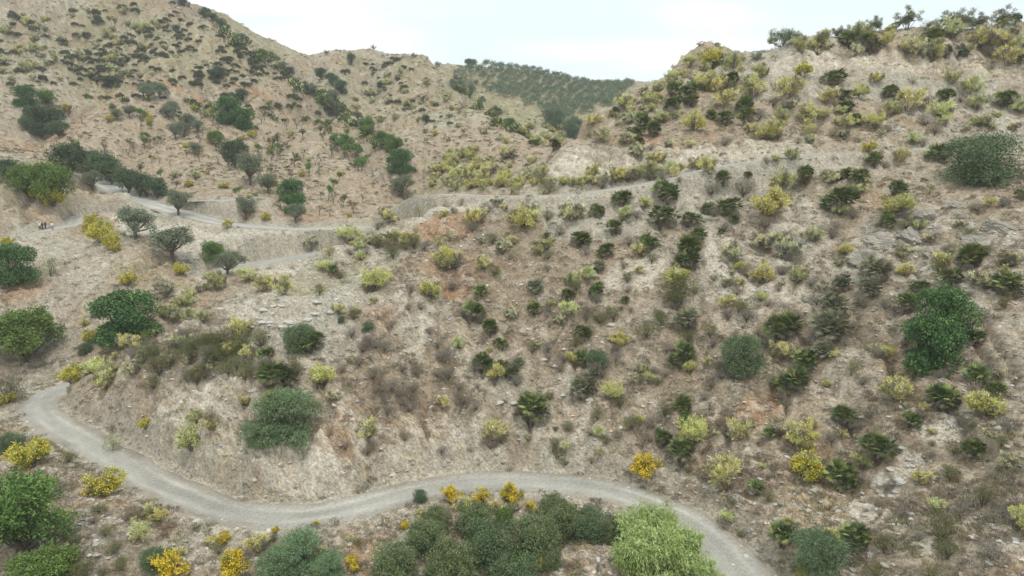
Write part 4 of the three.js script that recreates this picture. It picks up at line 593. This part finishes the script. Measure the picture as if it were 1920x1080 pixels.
  scatter(26, [[0, 880], [350, 1000], [640, 1010], [600, 1080], [150, 1080]], (u, v) => plant(R() < 0.5 ? 'dull' : R() < 0.5 ? 'dry' : 'broom', u, v, 18 + R() * 18));
  scatter(34, [[230, 680], [330, 620], [480, 640], [560, 690], [470, 700], [300, 725]], (u, v) => plant(R() < 0.5 ? 'dull' : R() < 0.6 ? 'dry' : 'pale', u, v, 24 + R() * 22));
  scatter(15, [[650, 620], [800, 620], [820, 760], [700, 780]], (u, v) => plant('dry', u, v, 18 + R() * 20));
  scatter(26, [[380, 590], [470, 545], [640, 550], [700, 600], [480, 650]], (u, v) => plant('stone', u, v, 7 + R() * 8, { stretch: 0.8, drop: 0.1 }));
  scatter(16, [[1600, 960], [1650, 880], [1740, 820], [1720, 870], [1640, 970]], (u, v) => plant('stone', u, v, 8 + R() * 9, { stretch: 0.7, drop: 0.1 }));
  scatter(14, [[850, 800], [1050, 640], [1350, 480], [1240, 520], [1000, 820]], (u, v) => plant('stone', u, v, 7 + R() * 7, { stretch: 0.8, drop: 0.1 }));
  many('dull', [[1700, 420, 30], [1820, 440, 26], [1760, 500, 36], [1880, 490, 40], [1850, 470, 26], [1660, 500, 30]]); many('pale', [[1690, 470, 34], [1800, 420, 26], [1740, 445, 26]]);
  // beyond the photograph's edges the slopes go on the same
  for (const [n, u0, u1, v0, v1] of [[120, 1925, 2260, 180, 1080], [60, -260, -10, 20, 1080]]) for (let i = 0; i < n; i++) plant(['broom', 'palm', 'dry', 'dull', 'pale', 'lemon'][Math.floor(R() * 6)], mix(u0, u1, R()), mix(v0, v1, R()), 24 + R() * 30, { outside: true });
  for (let i = 0; i < 12; i += 2) plant('dry', 805 + i * 6 + R() * 8, 620 + i * 13, 18 + R() * 14);
  // ravine greenery
  for (const [a, b, n] of [[[555, 150], [640, 205], 40], [[640, 205], [735, 280], 40], [[420, 60], [545, 140], 24], [[850, 150], [930, 215], 22], [[930, 215], [1010, 265], 16]]) for (let i = 0; i < n; i++) { const t = R(); plant(R() < 0.55 ? 'scrubGreen' : R() < 0.45 ? 'leafyTree' : R() < 0.5 ? 'oliveTree' : 'scrub', mix(a[0], b[0], t) + (R() - 0.5) * 22, mix(a[1], b[1], t) + (R() - 0.5) * 16, 11 + R() * 15); }
  // almonds on the left hill
  scatter(120, [[100, 200], [330, 195], [540, 180], [640, 250], [740, 400], [620, 410], [330, 350], [130, 290]], (u, v) => plant(R() < 0.62 ? 'almond' : R() < 0.72 ? 'almondLeafy' : 'almondGreen', u, v, 11 + R() * 10, { stretch: 1 + R() * 0.3, drop: 0.45 }));
  scatter(20, [[590, 210], [650, 250], [720, 330], [690, 330], [600, 250]], (u, v) => plant('almondGreen', u, v, 12 + R() * 10, { drop: 0.45 }));
  // scrub on the left and middle hills: each bush one can tell apart
  const steepScrub = [[160, 90], [330, 20], [420, 60], [540, 140], [530, 158], [300, 160], [120, 160]];
  scatter(330, steepScrub, (u, v) => { const g = ground(u, v); if (g && (gully(g.x, g.Z) > 0.35 || R() < 0.5)) plant('scrub', u, v, 6 + R() * 10); });
  scatter(60, [[0, 20], [330, 0], [160, 100], [120, 160], [0, 160]], (u, v) => plant('scrub', u, v, 8 + R() * 10));
  scatter(48, [[640, 130], [740, 100], [860, 190], [880, 240], [760, 220]], (u, v) => plant('scrub', u, v, 7 + R() * 8));
  scatter(60, [[60, 170], [560, 175], [620, 230], [300, 215]], (u, v) => plant(R() < 0.5 ? 'scrubGreen' : 'scrub', u, v, 8 + R() * 10));
  // olive rows on the far hill
  const rows = []; for (let a = -40; a < 40; a++) for (let b = -40; b < 40; b++) {
    const X = 20 + a * 5.1 + b * 1.9 + (R() - 0.5) * 2.4, ZZ = 470 - a * 2.2 + b * 5.6 + (R() - 0.5) * 2.4, y = height(X, ZZ), d = ZZ * CP - (y - CAM_Y) * SP, u = 960 + F * X / d, v = 540 - F * ((y - CAM_Y) * CP + ZZ * SP) / d;
    if (ZZ < 385 || ZZ > 560) continue;
    if (inside(u, v, [[850, 128], [1000, 120], [1110, 150], [1195, 150], [1150, 200], [1060, 225], [930, 178], [860, 160]]) && Math.abs(ground(u, v).Z - ZZ) < 8) rows.push([u, v, X, y, ZZ]);
  }
  for (const [u, v, X, y, Z] of rows) plant('grove', u, v, 0, { at: { x: X, y, Z }, size: 4.4 + R() * 1.5 });
}

// labels: what it is, where on the hills it stands, and which one of its neighbours
KIND.grove = { name: 'grove_olive_tree', word: 'small round olive tree planted in rows', cat: 'tree', protos: three(s => mesh('crown', leafyShape(400 + s, { col: [0.14, 0.195, 0.105], tip: [0.19, 0.25, 0.14], lobes: 6, lobe: 0.28, tall: 0.85, foot: 0.12, leaves: 420, size: 0.1 }).crown[0], leafMat)) };
const ORD = ['leftmost', 'second from left', 'third from left', 'fourth from left', 'fifth from left', 'sixth from left', 'seventh from left', 'eighth from left', 'ninth from left', 'tenth from left', 'eleventh from left', 'twelfth from left', 'thirteenth from left', 'fourteenth from left', 'fifteenth from left', 'sixteenth from left', 'seventeenth from left', 'eighteenth from left', 'nineteenth from left', 'twentieth from left'];
function place(u, v, Z) {
  if (Z > 375) return 'on the far olive hill';
  if (Z > 200 && u < 560) return v < 165 ? (u < 180 ? 'high on the far left hill' : 'on the steep left hill face') : v < 245 ? (u < 300 ? 'below the red cut at far left' : 'below the red cut on the left hill') : 'on the tan left flank';
  if (Z > 195) return v < 200 ? 'on the middle hill top' : 'on the middle hill flank';
  if (Z > 138 && u < 820) return v < 370 ? 'at the foot of the left hill' : 'by the valley tracks';
  if (Z > 112 && u > 780 && u < 1060 && v < 362) return u < 920 ? 'behind the upper track, left side' : 'behind the upper track, right side';
  if (u > 1040 && Z > 102 && v < 362) { const c = u < 1250 ? 'right hill left end' : u < 1480 ? 'below the pointed peak' : u < 1700 ? 'right hill centre' : 'right hill far side'; return (v < 120 ? 'near the skyline, ' : v < 200 ? 'by the top terrace, ' : 'above the upper track, ') + c; }
  if (u < 460 && Z > 94) return v < 520 ? 'on the bank under the walkers' : 'on the gully slope at left';
  if (u > 780 && u < 1340 && v > 330 && v < 365 && Z > 100) return 'along the upper track';
  const t = nearTrack(TRACKS.lower, (u - 960) / F * Z, Z); void t;
  const lower = Z < 57 && v > 915 && u < 1290 || v > 940 && u < 760 || v > 830 && u < 240;
  if (lower) return u < 380 ? 'below the road bend' : u < 700 ? 'left of the oleanders below the track' : 'below the lower track at bottom centre';
  const row = v < 440 ? 'just under the upper track' : v < 540 ? 'on the upper near slope' : v < 640 ? 'halfway up the near slope' : v < 760 ? 'on the lower near slope' : v < 880 ? 'low above the lower track' : 'at the foot of the slope';
  const colm = u < 480 ? 'left spur' : u < 800 ? 'middle spur' : u < 1080 ? 'centre left' : u < 1300 ? 'centre' : u < 1520 ? 'centre right' : u < 1720 ? 'right' : 'right edge';
  return row + ', ' + colm;
}
{
  const sets = {};
  for (const p of PLANTS) { p.where = place(p.u, p.v, p.Z); if (!p.label && !p.outside) (sets[KIND[p.kind].word + '|' + p.where] ??= []).push(p); }
  for (const [key, list] of Object.entries(sets)) {
    const [word, where] = key.split('|'); list.sort((a, b) => a.u - b.u);
    list.forEach((p, i) => { p.label = list.length === 1 ? `${word} ${where}` : list.length <= 20 ? `${word} ${where}, ${ORD[i]}` : `${word} ${where}`; });
    if (list.length > 20 && list.length <= 40) { const by = [...list].sort((a, b) => a.v - b.v), h = Math.ceil(by.length / 2); for (const [part, side] of [[by.slice(0, h), 'upper'], [by.slice(h), 'lower']]) part.sort((a, b) => a.u - b.u).forEach((p, i) => { p.label = `${word} ${where}, ${side}, ${ORD[i]}`; }); }
  }
  const byName = {}, rest = {}, M = new THREE.Object3D();
  for (const p of PLANTS) (byName[KIND[p.kind].name] ??= []).push(p);
  for (const list of Object.values(byName)) list.sort((a, b) => (a.outside ? 1 : 0) - (b.outside ? 1 : 0) || b.size / b.Z - a.size / a.Z).forEach((p, i) => {
    const k = KIND[p.kind], n = p.pick % k.protos.length;
    const put = o => { o.position.set(p.g.x, p.g.y - p.size * 0.03, -p.g.Z); o.rotation.set((plantSeed() - 0.5) * 0.16, p.turn, (plantSeed() - 0.5) * 0.16); o.scale.set(p.size, p.size * p.stretch, p.size); };
    if (i >= 300 || p.outside) { put(M); M.updateMatrix(); (rest[p.kind + '|' + n] ??= []).push(M.matrix.clone()); return; }   // past what one could count
    const o = k.protos[n].clone(); o.name = numbered(k.name);
    o.userData = { label: p.label, category: k.cat, group: `${k.name.replaceAll('_', ' ')} ${p.where}` };
    put(o); scene.add(o);
  });
  for (const [key, list] of Object.entries(rest)) {
    const [kind, n] = key.split('|'), k = KIND[kind], g = mergeGeometries((k.protos[n].isMesh ? [k.protos[n]] : k.protos[n].children).map(c => c.geometry)), o = new THREE.InstancedMesh(g, leafMat, list.length);
    list.forEach((m, i) => o.setMatrixAt(i, m)); o.name = numbered('scattered_' + k.name); o.userData = { kind: 'stuff', label: `many small ${k.word} plants scattered over the hills`, category: k.cat }; o.castShadow = o.receiveShadow = true; scene.add(o);
  }
  console.log('plants', PLANTS.length);
}

// ---------------------------------------------------------------- rocks
{
  const R = rngOf(500), mat = standard({ vertexColors: true, bumpMap: soilBump, bumpScale: 0.04 }), shapes = [crag(1, 0.75), crag(2, 0.9), crag(3, 0.6)];
  for (const [u, v, w, label] of [[1715, 435, 70, 'grey outcrop left of the split crag on the right slope'], [1775, 470, 90, 'large rounded grey crag below the broom on the right slope'], [1840, 450, 70, 'grey crag split by a dark cleft near the right edge'], [1880, 420, 80, 'grey crag at the right edge under the big bush'], [1735, 400, 60, 'pale grey ledge above the crags on the right slope'], [1650, 450, 80, 'low grey outcrop beside the crags, right slope'], [1630, 480, 90, 'broad flat grey outcrop lowest beside the crags'], [1515, 555, 50, 'small layered outcrop at the centre right of the near slope'], [1535, 590, 60, 'pale low outcrop above the grey fan palms'], [1800, 380, 60, 'grey ledge right under the very large bush'], [1005, 735, 20, 'pale boulder above a fan palm, centre of the slope']]) {
    const g = ground(u, v + w * 0.1), o = mesh(numbered('rock_outcrop'), shapes[Math.floor(R() * 3)], mat, scene), s = w * 0.62 * g.Z / F;
    o.position.set(g.x, g.y - s * 0.1, -g.Z - s * 0.12); o.scale.set(s * 1.1, s * 0.95, s); o.rotation.set(0.35, R() * 6.28, (R() - 0.5) * 0.4); o.userData = { label, category: 'rock', group: 'grey rock outcrops on the right slope' };
  }
}
// ---------------------------------------------------------------- ground cover that nobody could count
{
  const R = rngOf(600), S = COLS + 1, M = new THREE.Matrix4(), Q = new THREE.Quaternion(), E = new THREE.Euler(), V = new THREE.Vector3(), K = new THREE.Vector3(), tint = new THREE.Color();
  const cover = (name, geo, mat, n, want, size, tall, shade, sink = 0.04) => {
    const o = new THREE.InstancedMesh(geo, mat, n); o.name = name; o.userData = { kind: 'stuff', label: shade.label, category: shade.cat }; let k = 0;
    for (let t = 0; t < n * 12 && k < n; t++) {
      const r = Math.floor(R() * ROWS), c = Math.floor(R() * COLS), i = r * S + c, Z = GZ[r] + R() * (GZ[r + 1] - GZ[r]), x = GX[i] + R() * (GX[i + 1] - GX[i]);
      if (Math.abs(x) > Z * 0.9 + 16) continue;
      const p = want(x, Z, GD[i]); if (R() > p) continue;
      const s = size(R, Z); E.set((R() - 0.5) * 0.5, R() * 6.28, (R() - 0.5) * 0.5); Q.setFromEuler(E); M.compose(V.set(x, height(x, Z) - s * sink, -Z), Q, K.set(s, s * tall(R), s)); o.setMatrixAt(k, M);
      const b = 0.75 + 0.5 * R(), w = (R() - 0.5) * 0.2; o.setColorAt(k, tint.setRGB(shade.c[0] * b * (1 + w), shade.c[1] * b, shade.c[2] * b * (1 - w))); k++;
    }
    o.count = k; o.castShadow = o.receiveShadow = true; scene.add(o);
  };
  const white = [1, 1, 1], plain = standard({ vertexColors: true }), stoneMat = standard({});
  const patchy = (x, Z, s, lo, hi) => smooth(lo, hi, fbm(x * 0.28, Z * 0.28, s, 3));
  const off = d => d > 0.3 ? 1 : d > -0.35 ? 0.3 : 0, bare = (x, Z) => { let k = 1; for (const p of PATCH) if (p[4] === SOIL.white || p[4] === SOIL.grey || p[4] === SOIL.litter) { const a = (x - p[0]) / p[2], b = (Z - p[1]) / p[3]; if (a * a + b * b < 1) k *= p[4] === SOIL.litter ? 2 : 1 - p[5] * 0.8; } return k; };
  const scree = (x, Z) => { for (const p of PATCH) if (p[4] === SOIL.slate) { const a = (x - p[0]) / p[2], b = (Z - p[1]) / p[3]; if (a * a + b * b < 0.8) return true; } return false; };
  const spread = Z => 1 + clamp((Z - 100) / 200, 0, 1.6);
  for (let v = 0; v < 3; v++) cover(numbered('dry_cushion_scrub'), tuftShape(610 + v, 90, [[0.215, 0.172, 0.122], [0.275, 0.232, 0.175], [0.2, 0.185, 0.1]][v], { tip: [0.33, 0.28, 0.22], flat: 0.5, wid: 0.05, len: 0.24 }), plain, 12000, (x, Z, d) => off(d) * (Z > 118 ? 0.3 * bare(x, Z) : bare(x, Z) * (0.08 + 0.9 * patchy(x, Z, 620 + v, 0.45, 0.62))), (r, Z) => (0.5 + 1.0 * r() * r()) * spread(Z), r => 0.6 + 0.5 * r(), { c: white, label: 'low grey-brown dried cushion plants dotted over the slopes', cat: 'scrub' });
  for (let v = 0; v < 2; v++) cover(numbered('dry_grass'), tuftShape(640 + v, 46, v ? [0.36, 0.29, 0.19] : [0.30, 0.215, 0.15], { tip: C.straw, flat: 0.3, wid: 0.035, len: 0.36, up: 0.9 }), plain, 16000, (x, Z, d) => off(d) * (Z > 120 ? 0.25 : bare(x, Z) * (0.12 + 0.88 * patchy(x, Z, 650 + v, 0.42, 0.6))), (r, Z) => (0.35 + 0.5 * r()) * spread(Z), r => 0.6 + 0.6 * r(), { c: white, label: 'dry straw-coloured grass between the shrubs', cat: 'grass' });
  cover('green_undergrowth', tuftShape(660, 70, [0.2, 0.2, 0.085], { tip: C.broom, flat: 0.45, wid: 0.05, len: 0.22 }), plain, 3600, (x, Z, d) => off(d) * (0.06 + 0.6 * patchy(x, Z, 665, 0.54, 0.68)), (r, Z) => (0.4 + 0.6 * r()) * spread(Z), r => 0.6 + 0.5 * r(), { c: white, label: 'small olive-green plants low on the ground', cat: 'undergrowth' });
  cover('far_scrub', tuftShape(670, 60, [0.15, 0.145, 0.085], { tip: C.dull, flat: 0.5, wid: 0.12, len: 0.22 }), plain, 15000, (x, Z, d) => Z > 190 ? (Z > 370 ? 0.4 : Z > 282 ? 0.9 : 0.06 + 0.6 * patchy(x * 0.3, Z * 0.3, 675, 0.46, 0.6)) : 0, r => 0.7 + 1.3 * r() * r(), r => 0.7 + 0.4 * r(), { c: white, label: 'dark low scrub speckled over the far hills', cat: 'scrub' });
  cover('far_grass', tuftShape(673, 50, [0.34, 0.33, 0.19], { tip: C.broomGrey, flat: 0.5, wid: 0.09, len: 0.24 }), plain, 9000, (x, Z, d) => Z > 130 && off(d) ? (Z > 282 ? 0.8 : 0.25) : 0, r => 0.7 + 1.3 * r() * r(), r => 0.7 + 0.4 * r(), { c: white, label: 'pale grey-green grass and low plants over the far hills', cat: 'grass' });
  for (let v = 0; v < 3; v++) cover(numbered('loose_stones'), stoneShape(680 + v, 0.45), stoneMat, 22000, (x, Z, d) => Z > 160 ? 0 : scree(x, Z) ? 1 : d < -1 ? 0.02 : d < 0.6 ? 0.3 : 0.25 + 0.7 * patchy(x, Z, 685 + v, 0.45, 0.65), (r, Z) => 0.08 + 0.4 * Math.pow(r(), 4), r => 0.7 + 0.5 * r(), { c: [[0.5, 0.47, 0.42], [0.36, 0.34, 0.31], [0.43, 0.37, 0.3]][v], label: 'loose pale stones strewn over the slopes', cat: 'stones' }, 0.0);
}
// ---------------------------------------------------------------- the four walkers
function walker(u, v, o) {
  const g = ground(u, v), N0 = 72, mc = new MarchingCubes(N0, new THREE.MeshStandardMaterial(), false, false, 60000), H = 0.95;
  mc.isolation = 0;
  const bone = (p, a, b, ra, rb) => { const d = [b[0] - a[0], b[1] - a[1], b[2] - a[2]], l = d[0] ** 2 + d[1] ** 2 + d[2] ** 2, k = clamp(((p[0] - a[0]) * d[0] + (p[1] - a[1]) * d[1] + (p[2] - a[2]) * d[2]) / l); return Math.hypot(p[0] - a[0] - d[0] * k, p[1] - a[1] - d[1] * k, p[2] - a[2] - d[2] * k) - mix(ra, rb, k); };
  const st = o.step ?? 0.1, ar = o.arm ?? 0.1, bones = [];
  for (const s of [-1, 1]) {
    const knee = [s * 0.1, 0.5, st * s * 0.5 + 0.03], foot = [s * 0.11, 0.08, st * s];
    bones.push([[s * 0.09, 0.9, 0], knee, 0.095, 0.065], [knee, foot, 0.062, 0.045], [foot, [s * 0.12, 0.05, st * s + 0.16], 0.048, 0.04]);
    const elbow = [s * 0.25, 1.12, -ar * s * 0.6 - 0.02], hand = [s * (o.akimbo ? 0.14 : 0.26), o.akimbo ? 1.02 : 0.86, -ar * s + 0.08]; bones.push([[s * 0.185, 1.4, 0], elbow, 0.058, 0.046], [elbow, hand, 0.044, 0.034], [hand, [hand[0], hand[1] - 0.09, hand[2] + 0.02], 0.036, 0.022]);
  }
  bones.push([[0, 0.93, 0], [0, 1.15, 0], 0.15, 0.135], [[0, 1.15, 0], [0, 1.36, 0], 0.14, 0.15], [[-0.15, 1.39, 0], [0.15, 1.39, 0], 0.075, 0.075], [[0, 1.42, 0], [0, 1.56, 0.015], 0.055, 0.052], [[0, 1.6, 0.015], [0, 1.66, 0.01], 0.092, 0.1], [[0, 1.6, 0.1], [0, 1.58, 0.115], 0.02, 0.024]);
  const half = N0 / 2;
  for (let z = 0; z < N0; z++) for (let y = 0; y < N0; y++) for (let x = 0; x < N0; x++) {
    const p = [(x - half) / half * H, (y - half) / half * H + 0.86, (z - half) / half * H]; let d = 1e9;
    for (const b of bones) { const e = bone(p, ...b); const h = clamp(0.5 + 0.5 * (d - e) / 0.04); d = mix(d, e, h) - 0.04 * h * (1 - h); }
    mc.field[x + y * N0 + z * N0 * N0] = -d;
  }
  mc.update();
  const n = mc.count, pos = new Float32Array(n * 3), col = new Float32Array(n * 3), nor = mc.normalArray.slice(0, n * 3);
  for (let i = 0; i < n; i++) {
    const x = mc.positionArray[i * 3] * H, y = mc.positionArray[i * 3 + 1] * H + 0.86, z = mc.positionArray[i * 3 + 2] * H; pos.set([x, y, z], i * 3);
    const arm = Math.abs(x) > 0.19 && y < 1.2, c = y > 1.66 || (y > 1.55 && z < 0.02) ? [0.04, 0.03, 0.025] : y > 1.47 ? [0.45, 0.28, 0.2] : y < 0.1 ? o.shoe : arm && y < 1.1 ? [0.45, 0.28, 0.2] : y > 0.93 || arm ? o.top : o.legs; col.set(c, i * 3);
  }
  const geo = new THREE.BufferGeometry(); geo.setAttribute('position', new THREE.BufferAttribute(pos, 3)); geo.setAttribute('normal', new THREE.BufferAttribute(nor, 3)); geo.setAttribute('color', new THREE.BufferAttribute(col, 3));
  const m = mesh(numbered('person'), geo, standard({ vertexColors: true, roughness: 0.9 }), scene);
  m.position.set(g.x, g.y, -g.Z); m.rotation.y = o.turn; m.scale.setScalar(o.scale ?? 1); m.userData = { label: o.label, category: 'person', group: 'walkers on the valley path' };
}
walker(75.5, 431, { top: [0.75, 0.75, 0.75], legs: [0.05, 0.11, 0.09], shoe: [0.1, 0.1, 0.1], turn: 0.6, scale: 0.95, label: 'person in a white top and dark green trousers, leftmost of the walkers' });
walker(80.5, 431, { top: [0.03, 0.03, 0.04], legs: [0.02, 0.02, 0.025], shoe: [0.7, 0.7, 0.68], turn: -0.5, akimbo: true, step: 0.14, label: 'person in dark grey top and black trousers beside the white-topped walker' });
walker(86, 430.5, { top: [0.012, 0.012, 0.014], legs: [0.015, 0.015, 0.018], shoe: [0.75, 0.75, 0.72], turn: -0.3, akimbo: true, step: 0.16, label: 'person all in black with white shoes, third walker from the left' });
walker(98.5, 431.5, { top: [0.8, 0.8, 0.82], legs: [0.16, 0.22, 0.38], shoe: [0.3, 0.3, 0.35], turn: 3.0, step: 0.06, label: 'person in a white shirt and light blue jeans standing apart' });

renderer.render(scene, camera);
